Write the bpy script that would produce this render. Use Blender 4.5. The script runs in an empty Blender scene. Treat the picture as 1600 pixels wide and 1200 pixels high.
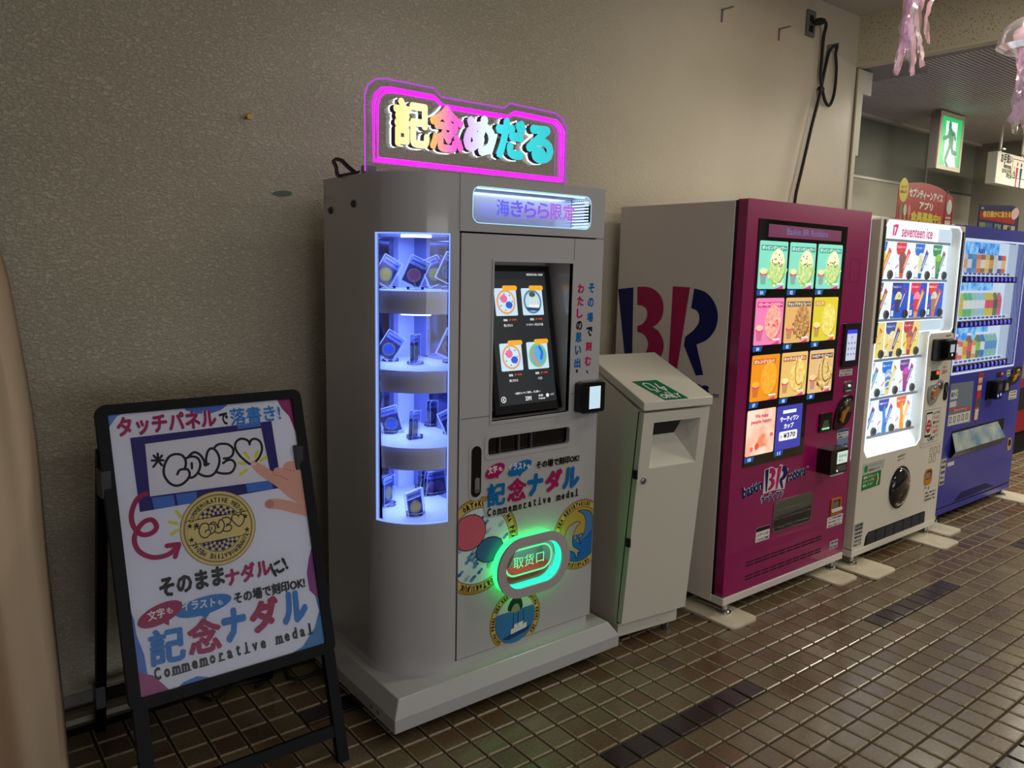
import bpy, math, random
from mathutils import Vector, Matrix
from mathutils.geometry import tessellate_polygon
random.seed(7)
SC = bpy.context.scene
COL = SC.collection
S = 0.1            # every length below is in decimetres (one floor tile = 1)

# ------------------------------------------------------------------ camera
CF, CP, CY, CR = 1221.3953561, 0.15089436627, 0.6683082, 0.02177490856
CX, CYY, CH = -25.0762, -16.61282, 15.83223
def _basis():
    fw = Vector((math.sin(CY)*math.cos(CP), math.cos(CY)*math.cos(CP), -math.sin(CP)))
    rt = Vector((math.cos(CY), -math.sin(CY), 0)); up = rt.cross(fw)
    return rt*math.cos(CR)+up*math.sin(CR), -rt*math.sin(CR)+up*math.cos(CR), fw
RT, UP, FW = _basis()
CAM = Vector((CX, CYY, CH))
cd = bpy.data.cameras.new('camera'); cam = bpy.data.objects.new('camera', cd); COL.objects.link(cam)
cd.sensor_width = 36; cd.lens = CF/1600*36; cd.clip_start = 0.05; cd.clip_end = 200
M = Matrix((RT, UP, -FW)).transposed().to_4x4(); M.translation = CAM*S
cam.matrix_world = M
SC.camera = cam
def ray(x, y): return FW + RT*((x-800)/CF) - UP*((y-600)/CF)
def onZ(x, y, z): d = ray(x, y); return CAM+d*((z-CH)/d.z)
def onY(x, y, Y): d = ray(x, y); return CAM+d*((Y-CYY)/d.y)
def onX(x, y, X): d = ray(x, y); return CAM+d*((X-CX)/d.x)

# ------------------------------------------------------------------ world, lights, exposure
w = bpy.data.worlds.new('world'); SC.world = w; w.use_nodes = True
w.node_tree.nodes['Background'].inputs[0].default_value = (1.0, 0.92, 0.80, 1)
w.node_tree.nodes['Background'].inputs[1].default_value = 0.105
SC.view_settings.view_transform = 'Standard'; SC.view_settings.look = 'None'
SC.view_settings.gamma = 1; SC.view_settings.use_curve_mapping = False
SC.view_settings.exposure = 0.0
def area(name, loc, sx, sy, power, color, rot=(0, 0, 0)):
    l = bpy.data.lights.new(name, 'AREA'); l.shape = 'RECTANGLE'; l.size = sx*S; l.size_y = sy*S
    l.energy = power; l.color = color
    o = bpy.data.objects.new(name, l); COL.objects.link(o); o.location = Vector(loc)*S; o.rotation_euler = rot
    return o
WARM = (1.0, 0.91, 0.74)
area('ceiling_lamp', (13, -2, 31.9), 10, 3, 13, WARM)
area('ceiling_lamp', (-9, -8, 31.9), 10, 3, 5, WARM)
area('ceiling_lamp', (8, -26, 31.9), 12, 3, 20, WARM)
area('ceiling_lamp', (-16, -34, 31.9), 12, 3, 11, (1.0, .93, .82))
area('low_front_fill', (-10, -75, 12), 60, 20, 72, (.94, .96, 1.0), (math.radians(90), 0, 0))  # added unseen light, brightens the lower front faces
area('ceiling_lamp', (46, -14, 29.0), 8, 4, 70, WARM)  # this and the next two are added to brighten the passage
area('ceiling_lamp', (60, 4, 29.0), 8, 4, 60, WARM)
area('ceiling_lamp', (40, 8, 29.0), 6, 3, 18, WARM)
def fill_point(loc, power):
    l = bpy.data.lights.new('passage_fill', 'POINT'); l.energy = power; l.color = WARM; l.shadow_soft_size = .12
    o = bpy.data.objects.new('passage_fill', l); COL.objects.link(o); o.location = Vector(loc)*S
fill_point((52, -16, 25.5), 30)  # unseen point light added to brighten the ribbed ceiling

# ------------------------------------------------------------------ materials
def lin(c):
    return tuple(((v/255)/12.92 if v/255 <= .04045 else ((v/255+.055)/1.055)**2.4) for v in c)
_m = {}
def mat(name, c, rough=.5, metal=0, em=0, spec=.5, coat=0):
    if name in _m: return _m[name]
    m = bpy.data.materials.new(name); m.use_nodes = True; _m[name] = m
    b = m.node_tree.nodes['Principled BSDF']; L = (*lin(c), 1)
    b.inputs['Base Color'].default_value = L; b.inputs['Roughness'].default_value = rough
    b.inputs['Metallic'].default_value = metal; b.inputs['Specular IOR Level'].default_value = spec
    if name.startswith('ink_'): b.inputs['Specular IOR Level'].default_value = .28
    if coat: b.inputs['Coat Weight'].default_value = coat; b.inputs['Coat Roughness'].default_value = .06
    if em:
        b.inputs['Emission Color'].default_value = L; b.inputs['Emission Strength'].default_value = em
        b.inputs['Base Color'].default_value = (L[0]*.25, L[1]*.25, L[2]*.25, 1)
    return m
def E(c, s=1.0):           # glow: backlit print, lamps, goods and trays coloured as lit
    return mat('glow_%d_%d_%d_%d' % (*c, int(s*100)), c, .35, 0, s)
def P(c, rough=.45):       # ordinary print ink or plastic
    return mat('ink_%d_%d_%d_%d' % (*c, int(rough*100)), c, rough)
def nt(m): return m.node_tree.nodes, m.node_tree.links
def bumpify(m, scale, strength, dist=.002, detail=4, rough=.6):
    n, l = nt(m); b = n['Principled BSDF']
    g = n.new('ShaderNodeNewGeometry'); t = n.new('ShaderNodeTexNoise'); bp = n.new('ShaderNodeBump')
    t.inputs['Scale'].default_value = scale; t.inputs['Detail'].default_value = detail; t.inputs['Roughness'].default_value = rough
    bp.inputs['Strength'].default_value = strength; bp.inputs['Distance'].default_value = dist
    l.new(g.outputs['Position'], t.inputs['Vector']); l.new(t.outputs[0], bp.inputs['Height']); l.new(bp.outputs[0], b.inputs['Normal'])
    return t, bp
def mottle(m, c1, c2, scale, em=0, lo=.35, hi=.65):
    n, l = nt(m); b = n['Principled BSDF']
    g = n.new('ShaderNodeNewGeometry'); t = n.new('ShaderNodeTexNoise'); r = n.new('ShaderNodeValToRGB')
    t.inputs['Scale'].default_value = scale; t.inputs['Detail'].default_value = 3
    r.color_ramp.elements[0].position = lo; r.color_ramp.elements[1].position = hi
    r.color_ramp.elements[0].color = (*lin(c1), 1); r.color_ramp.elements[1].color = (*lin(c2), 1)
    l.new(g.outputs['Position'], t.inputs['Vector']); l.new(t.outputs[0], r.inputs[0])
    l.new(r.outputs[0], b.inputs['Emission Color' if em else 'Base Color'])
    return r
def glassy(name, tint=(1, 1, 1), rough=.02, extra=0.0):
    m = bpy.data.materials.new(name); m.use_nodes = True; n, l = nt(m)
    for x in list(n):
        if x.type == 'BSDF_PRINCIPLED': n.remove(x)
    out = [x for x in n if x.type == 'OUTPUT_MATERIAL'][0]
    t = n.new('ShaderNodeBsdfTransparent'); t.inputs[0].default_value = (*tint, 1)
    g = n.new('ShaderNodeBsdfGlossy'); g.inputs['Roughness'].default_value = rough
    f = n.new('ShaderNodeFresnel'); f.inputs[0].default_value = 1.45
    a = n.new('ShaderNodeMath'); a.operation = 'ADD'; a.inputs[1].default_value = extra
    x = n.new('ShaderNodeMixShader'); l.new(f.outputs[0], a.inputs[0]); l.new(a.outputs[0], x.inputs[0])
    l.new(t.outputs[0], x.inputs[1]); l.new(g.outputs[0], x.inputs[2]); l.new(x.outputs[0], out.inputs[0])
    return m

# plaster wall: coarse stucco on the left, smooth paint on the right
WALL = mat('stucco_paint', (210, 200, 178), .5, spec=.45)
def _wall():
    n, l = nt(WALL); b = n['Principled BSDF']
    g = n.new('ShaderNodeNewGeometry'); s = n.new('ShaderNodeSeparateXYZ'); l.new(g.outputs['Position'], s.inputs[0])
    mp = n.new('ShaderNodeMapping'); mp.inputs['Scale'].default_value = (1, 1, 1.5); l.new(g.outputs['Position'], mp.inputs[0])
    t = n.new('ShaderNodeTexNoise'); t.inputs['Scale'].default_value = 78; t.inputs['Detail'].default_value = 5; t.inputs['Roughness'].default_value = .55
    t.inputs['Distortion'].default_value = .5; l.new(mp.outputs[0], t.inputs['Vector'])
    r = n.new('ShaderNodeValToRGB'); r.color_ramp.elements[0].position = .38; r.color_ramp.elements[1].position = .60; l.new(t.outputs[0], r.inputs[0])
    k = n.new('ShaderNodeMapRange'); k.inputs[1].default_value = -.2; k.inputs[2].default_value = 1.0; k.inputs[3].default_value = .95; k.inputs[4].default_value = .10
    l.new(s.outputs[0], k.inputs[0])
    bp = n.new('ShaderNodeBump'); bp.inputs['Distance'].default_value = .0034; l.new(r.outputs[0], bp.inputs['Height']); l.new(k.outputs[0], bp.inputs['Strength'])
    l.new(bp.outputs[0], b.inputs['Normal'])
    k2 = n.new('ShaderNodeMapRange'); k2.inputs[1].default_value = -.2; k2.inputs[2].default_value = 1.2; k2.inputs[3].default_value = .55; k2.inputs[4].default_value = .38
    l.new(s.outputs[0], k2.inputs[0]); l.new(k2.outputs[0], b.inputs['Roughness'])
    t2 = n.new('ShaderNodeTexNoise'); t2.inputs['Scale'].default_value = .9; t2.inputs['Detail'].default_value = 5; l.new(g.outputs['Position'], t2.inputs['Vector'])
    r2 = n.new('ShaderNodeValToRGB'); r2.color_ramp.elements[0].position = .3; r2.color_ramp.elements[1].position = .75
    r2.color_ramp.elements[0].color = (*lin((196, 186, 165)), 1); r2.color_ramp.elements[1].color = (*lin((216, 207, 186)), 1)
    l.new(t2.outputs[0], r2.inputs[0]); l.new(r2.outputs[0], b.inputs['Base Color'])
_wall()
SMOOTHW = mat('beige_paint', (178, 172, 158), .45)
BASEB = mat('skirting', (150, 146, 138), .6); mottle(BASEB, (128, 124, 117), (160, 155, 146), 14)
CEIL = mat('ceiling_board', (186, 182, 168), .8)
ACO = mat('acoustic_board', (205, 198, 174), .8)
def _aco():
    n, l = nt(ACO); b = n['Principled BSDF']
    g = n.new('ShaderNodeNewGeometry'); mp = n.new('ShaderNodeMapping'); mp.inputs['Scale'].default_value = (1, 1, .45); l.new(g.outputs['Position'], mp.inputs[0])
    t = n.new('ShaderNodeTexVoronoi'); t.inputs['Scale'].default_value = 105; l.new(mp.outputs[0], t.inputs['Vector'])
    t2 = n.new('ShaderNodeTexNoise'); t2.inputs['Scale'].default_value = 55; l.new(g.outputs['Position'], t2.inputs['Vector'])
    r = n.new('ShaderNodeValToRGB'); r.color_ramp.elements[0].position = .17; r.color_ramp.elements[1].position = .27
    r.color_ramp.elements[0].color = (*lin((105, 96, 74)), 1); r.color_ramp.elements[1].color = (*lin((205, 198, 174)), 1)
    l.new(t.outputs['Distance'], r.inputs[0]); l.new(r.outputs[0], b.inputs['Base Color'])
    bp = n.new('ShaderNodeBump'); bp.inputs['Distance'].default_value = .002; bp.inputs['Strength'].default_value = .6
    l.new(r.outputs[0], bp.inputs['Height']); l.new(bp.outputs[0], b.inputs['Normal'])
_aco()
GROUT = mat('grout', (62, 52, 46), .9); bumpify(GROUT, 200, .3)
TP, TQ = 1.0, 1.01388
def tile_mat(name, ramp, border):
    m = mat(name, (110, 95, 75), .34, spec=.5); n, l = nt(m); b = n['Principled BSDF']
    g = n.new('ShaderNodeNewGeometry')
    d = n.new('ShaderNodeVectorMath'); d.operation = 'DIVIDE'; d.inputs[1].default_value = (TP*S, TQ*S, 1); l.new(g.outputs['Position'], d.inputs[0])
    fl = n.new('ShaderNodeVectorMath'); fl.operation = 'FLOOR'; l.new(d.outputs[0], fl.inputs[0])
    wn = n.new('ShaderNodeTexWhiteNoise'); wn.noise_dimensions = '2D'; l.new(fl.outputs[0], wn.inputs['Vector'])
    big = n.new('ShaderNodeTexNoise'); big.inputs['Scale'].default_value = 1.3; big.inputs['Detail'].default_value = 2; l.new(g.outputs['Position'], big.inputs['Vector'])
    fine = n.new('ShaderNodeTexNoise'); fine.inputs['Scale'].default_value = 90; fine.inputs['Detail'].default_value = 5; fine.inputs['Roughness'].default_value = .7; l.new(g.outputs['Position'], fine.inputs['Vector'])
    a1 = n.new('ShaderNodeMath'); a1.operation = 'MULTIPLY_ADD'; a1.inputs[1].default_value = .5; l.new(wn.outputs['Value'], a1.inputs[0])
    a2 = n.new('ShaderNodeMath'); a2.operation = 'MULTIPLY_ADD'; a2.inputs[1].default_value = .75; l.new(big.outputs[0], a2.inputs[0]); a2.inputs[2].default_value = -.12
    l.new(a2.outputs[0], a1.inputs[2])
    r = n.new('ShaderNodeValToRGB'); r.color_ramp.elements.remove(r.color_ramp.elements[1])
    for i, (p_, c) in enumerate(ramp):
        e = r.color_ramp.elements[0] if i == 0 else r.color_ramp.elements.new(p_)
        e.position = p_; e.color = (*lin(c), 1)
    l.new(a1.outputs[0], r.inputs[0])
    mx = n.new('ShaderNodeMix'); mx.data_type = 'RGBA'; mx.blend_type = 'MULTIPLY'; mx.inputs[0].default_value = .55
    fr = n.new('ShaderNodeValToRGB'); fr.color_ramp.elements[0].position = .3; fr.color_ramp.elements[1].position = .7
    fr.color_ramp.elements[0].color = (.42, .42, .42, 1); fr.color_ramp.elements[1].color = (1.25, 1.25, 1.25, 1)
    l.new(fine.outputs[0], fr.inputs[0]); l.new(r.outputs[0], mx.inputs[6]); l.new(fr.outputs[0], mx.inputs[7])
    # worn pale rim of the glaze on each tile
    fc = n.new('ShaderNodeVectorMath'); fc.operation = 'FRACTION'; l.new(d.outputs[0], fc.inputs[0])
    sb = n.new('ShaderNodeVectorMath'); sb.operation = 'SUBTRACT'; sb.inputs[1].default_value = (.5, .5, .5); l.new(fc.outputs[0], sb.inputs[0])
    ab = n.new('ShaderNodeVectorMath'); ab.operation = 'ABSOLUTE'; l.new(sb.outputs[0], ab.inputs[0])
    sp = n.new('ShaderNodeSeparateXYZ'); l.new(ab.outputs[0], sp.inputs[0])
    mxm = n.new('ShaderNodeMath'); mxm.operation = 'MAXIMUM'; l.new(sp.outputs[0], mxm.inputs[0]); l.new(sp.outputs[1], mxm.inputs[1])
    ed = n.new('ShaderNodeMath'); ed.operation = 'MULTIPLY_ADD'; ed.inputs[1].default_value = .05; l.new(fine.outputs[0], ed.inputs[0]); l.new(mxm.outputs[0], ed.inputs[2])
    er = n.new('ShaderNodeMapRange'); er.inputs[1].default_value = .435; er.inputs[2].default_value = .475; er.inputs[3].default_value = 0; er.inputs[4].default_value = border; l.new(ed.outputs[0], er.inputs[0])
    m2 = n.new('ShaderNodeMix'); m2.data_type = 'RGBA'; l.new(er.outputs[0], m2.inputs[0]); l.new(mx.outputs[2], m2.inputs[6]); m2.inputs[7].default_value = (*lin((198, 184, 156)), 1)
    l.new(m2.outputs[2], b.inputs['Base Color'])
    rr = n.new('ShaderNodeMapRange'); rr.inputs[3].default_value = .10; rr.inputs[4].default_value = .34; l.new(fine.outputs[0], rr.inputs[0]); l.new(rr.outputs[0], b.inputs['Roughness'])
    bp = n.new('ShaderNodeBump'); bp.inputs['Distance'].default_value = .0006; bp.inputs['Strength'].default_value = .5; l.new(big.outputs[0], bp.inputs['Height'])
    t3 = n.new('ShaderNodeTexNoise'); t3.inputs['Scale'].default_value = 25; l.new(g.outputs['Position'], t3.inputs['Vector']); l.new(t3.outputs[0], bp.inputs['Height'])
    l.new(bp.outputs[0], b.inputs['Normal'])
    return m
TILE = tile_mat('glazed_brown_tile', [(.12, (84, 60, 46)), (.34, (102, 80, 60)), (.52, (108, 93, 68)), (.72, (116, 103, 80)), (.92, (132, 122, 106))], .95)
DTILE = tile_mat('dark_plum_tile', [(.1, (44, 34, 38)), (.6, (54, 42, 44)), (.95, (64, 56, 60))], .12)
WHT = mat('white_gloss_paint', (186, 185, 190), .25, coat=.9)
WHT2 = mat('white_cabinet_paint', (222, 214, 212), .35)
ICEW = mat('ivory_enamel', (226, 221, 208), .35)
BINW = mat('ivory_powder_coat', (216, 213, 202), .42)
MAR = mat('magenta_enamel', (156, 14, 96), .3, coat=.5)
MARD = mat('magenta_edge', (112, 8, 74), .3)
BLU = mat('blue_enamel', (50, 56, 165), .3, coat=.3)
BLK = mat('black_plastic', (14, 14, 16), .25)
BLKM = mat('black_satin_aluminium', (5, 6, 14), .5, spec=.2)
GLOSSB = mat('black_glass', (6, 6, 8), .05, coat=1)
DARK = mat('dark_void', (8, 8, 9), .8)
CHR = mat('chrome', (190, 192, 195), .18, metal=1)
STEEL = mat('zinc_steel', (150, 155, 160), .35, metal=.9)
RUB = mat('rubber', (18, 18, 18), .6)
PLATE = mat('cream_floor_plate', (220, 213, 192), .3); mottle(PLATE, (206, 198, 176), (226, 219, 198), 9)
GLASS = glassy('clear_glass'); ACRY = glassy('clear_acrylic', (.93, .94, .97), .03, .03)
SMOKE = glassy('smoked_glass', (.80, .80, .80), .05, .04)
FROST = glassy('thin_film', (.98, .90, .95), .12, .10)
MIRR = mat('mirror_panel', (150, 155, 185), .08, metal=1); MIRW = mat('milky_mirror', (190, 196, 220), .22, metal=.55)
CLOTH = mat('beige_cloth', (206, 182, 154), .85); bumpify(CLOTH, 900, .25, .0005)

# ------------------------------------------------------------------ mesh building
class Fc:
    """a plane in the scene: a along u, b along v, h out along n (decimetres)"""
    def __init__(s, o, u, v, base=None):
        s.hm = (lambda h: h) if base is None else (lambda h: base+(h-base)*.12)      # printed layers lie almost flush
        s.o = Vector(o); s.u = Vector(u).normalized(); s.v = Vector(v).normalized(); s.n = s.u.cross(s.v)
    def w(s, a, b, h=0): return s.o+s.u*a+s.v*b+s.n*h
    def px(s, x, y, h=0):
        d = ray(x, y); q = s.o+s.n*h; k = s.n.dot(q-CAM)/s.n.dot(d); p = CAM+d*k-s.o
        return (p.dot(s.u), p.dot(s.v))
def FY(Y, base=None): return Fc((0, Y, 0), (1, 0, 0), (0, 0, 1), base)          # faces the viewer (-Y)
def FX(X): return Fc((X, 0, 0), (0, -1, 0), (0, 0, 1))         # faces -X
def FZ(z): return Fc((0, 0, z), (1, 0, 0), (0, 1, 0))          # faces up
_tc = {}
def textmesh(s, res=2):
    k = (s, res)
    if k not in _tc:
        c = bpy.data.curves.new('t', 'FONT'); c.body = s; c.resolution_u = res
        o = bpy.data.objects.new('t', c); m = bpy.data.meshes.new_from_object(o)
        vs = [(v.co.x, v.co.y) for v in m.vertices]; fs = [tuple(p.vertices) for p in m.polygons if p.area > 1e-9]
        bpy.data.objects.remove(o); bpy.data.curves.remove(c); bpy.data.meshes.remove(m)
        _tc[k] = (vs, fs)
    return _tc[k]
def rrect(a0, a1, b0, b1, r, n=5):
    o = []
    for cx, cy, s in ((a1-r, b1-r, 0), (a0+r, b1-r, 90), (a0+r, b0+r, 180), (a1-r, b0+r, 270)):
        for i in range(n+1):
            t = math.radians(s+90*i/n); o.append((cx+r*math.cos(t), cy+r*math.sin(t)))
    return o
def rect(a0, a1, b0, b1): return [(a0, b0), (a1, b0), (a1, b1), (a0, b1)]
def ell(cx, cy, rx, ry=None, n=28, rot=0):
    ry = rx if ry is None else ry; c, s = math.cos(rot), math.sin(rot); o = []
    for i in range(n):
        t = 2*math.pi*i/n; x, y = rx*math.cos(t), ry*math.sin(t); o.append((cx+x*c-y*s, cy+x*s+y*c))
    return o
def star(cx, cy, r, rot=0, k=5, q=.42):
    return [(cx+(r if i % 2 == 0 else r*q)*math.sin(rot+math.pi*i/k), cy+(r if i % 2 == 0 else r*q)*math.cos(rot+math.pi*i/k)) for i in range(2*k)]
def smooth(pts, k=4, closed=False):
    n = len(pts); o = []
    for i in range(n if closed else n-1):
        p0 = pts[i-1] if (closed or i > 0) else pts[0]; p1 = pts[i]; p2 = pts[(i+1) % n]; p3 = pts[(i+2) % n] if (closed or i+2 < n) else pts[-1]
        for j in range(k):
            t = j/k
            o.append(tuple(.5*((2*p1[d])+(-p0[d]+p2[d])*t+(2*p0[d]-5*p1[d]+4*p2[d]-p3[d])*t*t+(-p0[d]+3*p1[d]-3*p2[d]+p3[d])*t**3) for d in range(len(p1))))
    if not closed: o.append(tuple(pts[-1]))
    return o
def area2(p): return sum(p[i][0]*p[(i+1) % len(p)][1]-p[(i+1) % len(p)][0]*p[i][1] for i in range(len(p)))
class MB:
    def __init__(s): s.v = []; s.f = []; s.m = []; s.mats = []; s.k = 0
    def mi(s, m):
        if m not in s.mats: s.mats.append(m)
        return s.mats.index(m)
    def raw(s, vs, fs, m):
        b = len(s.v); s.v += [Vector(v) for v in vs]; k = s.mi(m)
        for f in fs: s.f.append(tuple(b+i for i in f)); s.m.append(k)
        return s
    def box(s, x0, x1, y0, y1, z0, z1, m):
        return s.raw([(x, y, z) for z in (z0, z1) for y in (y0, y1) for x in (x0, x1)],
                     [(0, 2, 3, 1), (4, 5, 7, 6), (0, 1, 5, 4), (2, 6, 7, 3), (0, 4, 6, 2), (1, 3, 7, 5)], m)
    def poly(s, F, pts, m, h=.01, holes=(), lay=True):
        if lay: s.k += 1; h = F.hm(h)+s.k*.00015
        if area2(pts) < 0: pts = pts[::-1]
        loops = [pts]+[q if area2(q) < 0 else q[::-1] for q in holes]
        flat = [p for q in loops for p in q]
        tr = tessellate_polygon([[Vector((p[0], p[1], 0)) for p in q] for q in loops])
        fs = []
        for t in tr:
            a, b, c = (flat[i] for i in t)
            cr = (b[0]-a[0])*(c[1]-a[1])-(c[0]-a[0])*(b[1]-a[1])
            if abs(cr) < 1e-12: continue
            fs.append(tuple(t) if cr > 0 else tuple(reversed(t)))
        return s.raw([F.w(p[0], p[1], h) for p in flat], fs, m)
    def prism(s, F, pts, h0, h1, m, holes=(), side=None):
        s.poly(F, pts, m, h1, holes, False); b = len(s.v)
        if area2(pts) < 0: pts = pts[::-1]
        loops = [pts]+[q if area2(q) < 0 else q[::-1] for q in holes]; sm = side or m
        for q in loops:
            n = len(q)
            s.raw([F.w(p[0], p[1], h0) for p in q]+[F.w(p[0], p[1], h1) for p in q],
                  [(i, (i+1) % n, n+(i+1) % n, n+i) for i in range(n)], sm)
        # back cap
        k = len(s.f); s.poly(F, pts, m, h0, holes, False)
        for i in range(k, len(s.f)): s.f[i] = tuple(reversed(s.f[i]))
        return s
    def tube(s, pts, r, m, seg=8, closed=False, caps=True):
        pts = [Vector(p) for p in pts]; n = len(pts); b = len(s.v); ring = []; up = None
        for i, p in enumerate(pts):
            a = pts[i-1] if (i > 0 or closed) else p; c = pts[(i+1) % n] if (i < n-1 or closed) else p
            t = (c-a).normalized()
            if up is None: up = t.orthogonal().normalized()
            up = (up-t*up.dot(t)); up = up.normalized() if up.length > 1e-6 else t.orthogonal().normalized()
            q = t.cross(up); rr = r(i/(n-1)) if callable(r) else r
            ring += [p+(up*math.cos(2*math.pi*j/seg)+q*math.sin(2*math.pi*j/seg))*rr for j in range(seg)]
        fs = []
        for i in range(n if closed else n-1):
            k = (i+1) % n
            for j in range(seg): fs.append((i*seg+j, i*seg+(j+1) % seg, k*seg+(j+1) % seg, k*seg+j))
        if caps and not closed: fs += [tuple(reversed(range(seg))), tuple((n-1)*seg+j for j in range(seg))]
        return s.raw(ring, fs, m)
    def lathe(s, o, prof, m, seg=20, axis=(0, 0, 1), cap=True):
        ax = Vector(axis).normalized(); u = ax.orthogonal().normalized(); q = ax.cross(u); o = Vector(o)
        vs = [o+ax*z+(u*math.cos(2*math.pi*j/seg)+q*math.sin(2*math.pi*j/seg))*r for r, z in prof for j in range(seg)]
        fs = [(i*seg+j, i*seg+(j+1) % seg, (i+1)*seg+(j+1) % seg, (i+1)*seg+j) for i in range(len(prof)-1) for j in range(seg)]
        if cap: fs += [tuple(reversed(range(seg))), tuple((len(prof)-1)*seg+j for j in range(seg))]
        return s.raw(vs, fs, m)
    def stroke(s, F, pts, wd, m, h=.012, closed=False):
        n = len(pts); seg = n if closed else n-1; s.k += 1; h = F.hm(h)+s.k*.00015; hb = h
        for i in range(seg):
            h = hb+(i % 2)*.0001
            a, b = pts[i], pts[(i+1) % n]; dx, dy = b[0]-a[0], b[1]-a[1]; L = math.hypot(dx, dy)
            if L < 1e-6: continue
            nx, ny = -dy/L*wd/2, dx/L*wd/2
            s.raw([F.w(a[0]-nx, a[1]-ny, h), F.w(b[0]-nx, b[1]-ny, h), F.w(b[0]+nx, b[1]+ny, h), F.w(a[0]+nx, a[1]+ny, h)], [(0, 1, 2, 3)], m)
        for i, p in enumerate(pts):
            q = ell(p[0], p[1], wd/2, n=8); s.raw([F.w(x, y, hb+.0002+(i % 3)*.0001) for x, y in q], [tuple(range(8))], m)
        return s
    def text(s, F, st, p0, p1, ht, m, h=.012, bold=.02, up=None, ext=0, res=2):
        """text from baseline start p0 to baseline end p1 with glyph height ht"""
        vs, fs = textmesh(st, res); x0 = min(v[0] for v in vs); x1 = max(v[0] for v in vs)
        y0 = min(v[1] for v in vs); y1 = max(v[1] for v in vs); s.k += 1; h = (h if ext else F.hm(h))+s.k*.00015
        dx, dy = p1[0]-p0[0], p1[1]-p0[1]; L = math.hypot(dx, dy) or 1; ux, uy = up or (-dy/L, dx/L)
        bold = min(bold, .13); X0, X1, Y0, Y1 = x0-bold, x1+bold, y0-bold, y1+bold
        mp = lambda x, y: (p0[0]+dx*(x-X0)/(X1-X0)+ux*ht*(y-Y0)/(Y1-Y0), p0[1]+dy*(x-X0)/(X1-X0)+uy*ht*(y-Y0)/(Y1-Y0))
        nd = 1 if bold < .012 else 5 if bold < .035 else 9
        dirs = [(0, 0)]+[(math.cos(2*math.pi*i/(nd-1)), math.sin(2*math.pi*i/(nd-1))) for i in range(nd-1)] if nd > 1 else [(0, 0)]
        for g, (ox, oy) in enumerate(dirs):
            q = [mp(x+ox*bold, y+oy*bold) for x, y in vs]; n = len(q); hh = h+g*.0001
            if not ext: s.raw([F.w(a, b, hh) for a, b in q], fs, m); continue
            s.raw([F.w(a, b, hh+ext) for a, b in q], fs, m)
            ed = {}
            for f in fs:
                for i in range(len(f)): ed[(f[i], f[(i+1) % len(f)])] = 1
            side = [(a, b) for a, b in ed if (b, a) not in ed]
            s.raw([F.w(a, b, hh) for a, b in q]+[F.w(a, b, hh+ext) for a, b in q], [(a, b, n+b, n+a) for a, b in side], ext_side[0] or m)
        return s
    def arctext(s, F, st, cx, cy, r, a0, a1, ht, m, h=.014, inward=False, bold=.02, lim=None):
        n = len(st)
        for i, ch in enumerate(st):
            if ch == ' ': continue
            t = math.radians(a0+(a1-a0)*(i+.5)/n); wd = abs(math.radians(a1-a0))/n*r*.86
            if ch in 'I!': wd *= .35
            sg = -1 if inward else 1
            if lim and not (lim[0] < cx+(r+ht)*math.cos(t) < lim[1] and cy+r*math.sin(t) > lim[2]): continue
            tx, ty = math.sin(t)*sg, -math.cos(t)*sg; nx, ny = math.cos(t)*sg, math.sin(t)*sg
            rr = r if not inward else r+ht
            px_, py_ = cx+rr*math.cos(t), cy+rr*math.sin(t)
            s.text(F, ch, (px_-tx*wd/2, py_-ty*wd/2), (px_+tx*wd/2, py_+ty*wd/2), ht, m, h, bold, up=(nx, ny), res=1)
        return s
    def mesh(s, name, org=(0, 0, 0)):
        o = Vector(org); me = bpy.data.meshes.new(name)
        me.from_pydata([tuple((v-o)*S) for v in s.v], [], s.f)
        for m in s.mats: me.materials.append(m)
        me.polygons.foreach_set('material_index', s.m); me.polygons.foreach_set('use_smooth', [True]*len(s.f))
        me.update(); me.set_sharp_from_angle(angle=math.radians(32))
        return me
ext_side = [None]
ORG = {}
def link(name, me, parent=None, org=(0, 0, 0), bev=0, label=None):
    o = bpy.data.objects.new(name, me); COL.objects.link(o)
    if parent: o.parent = parent
    else: o.location = Vector(org)*S
    if bev:
        b = o.modifiers.new('bevel', 'BEVEL'); b.width = bev*S; b.segments = 2; b.limit_method = 'ANGLE'; b.angle_limit = math.radians(40)
    if label: o['label'] = label
    return o
def part(name, mb, parent, bev=0, label=None):
    root = parent
    while root.parent: root = root.parent
    return link(name, mb.mesh(name, ORG[root.name]), parent, bev=bev, label=label)
def tag(o, label, cat, group=None):
    o['label'] = label; o['category'] = cat
    if group: o['group'] = group
    return o
def thing(name, org, label, cat, group=None):
    o = bpy.data.objects.new(name, None); COL.objects.link(o); o.location = Vector(org)*S; o.empty_display_size = .05
    ORG[o.name] = Vector(org); return tag(o, label, cat, group)
def solo(name, mb, org, label, cat, group=None, bev=0):
    o = link(name, mb.mesh(name, org), None, org, bev); ORG[o.name] = Vector(org); return tag(o, label, cat, group)
def struct(name, mb, bev=0, org=(0, 0, 0), label=None):
    o = link(name, mb.mesh(name, org), None, org, bev, label); o['kind'] = 'structure'; ORG[o.name] = Vector(org); return o

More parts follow.
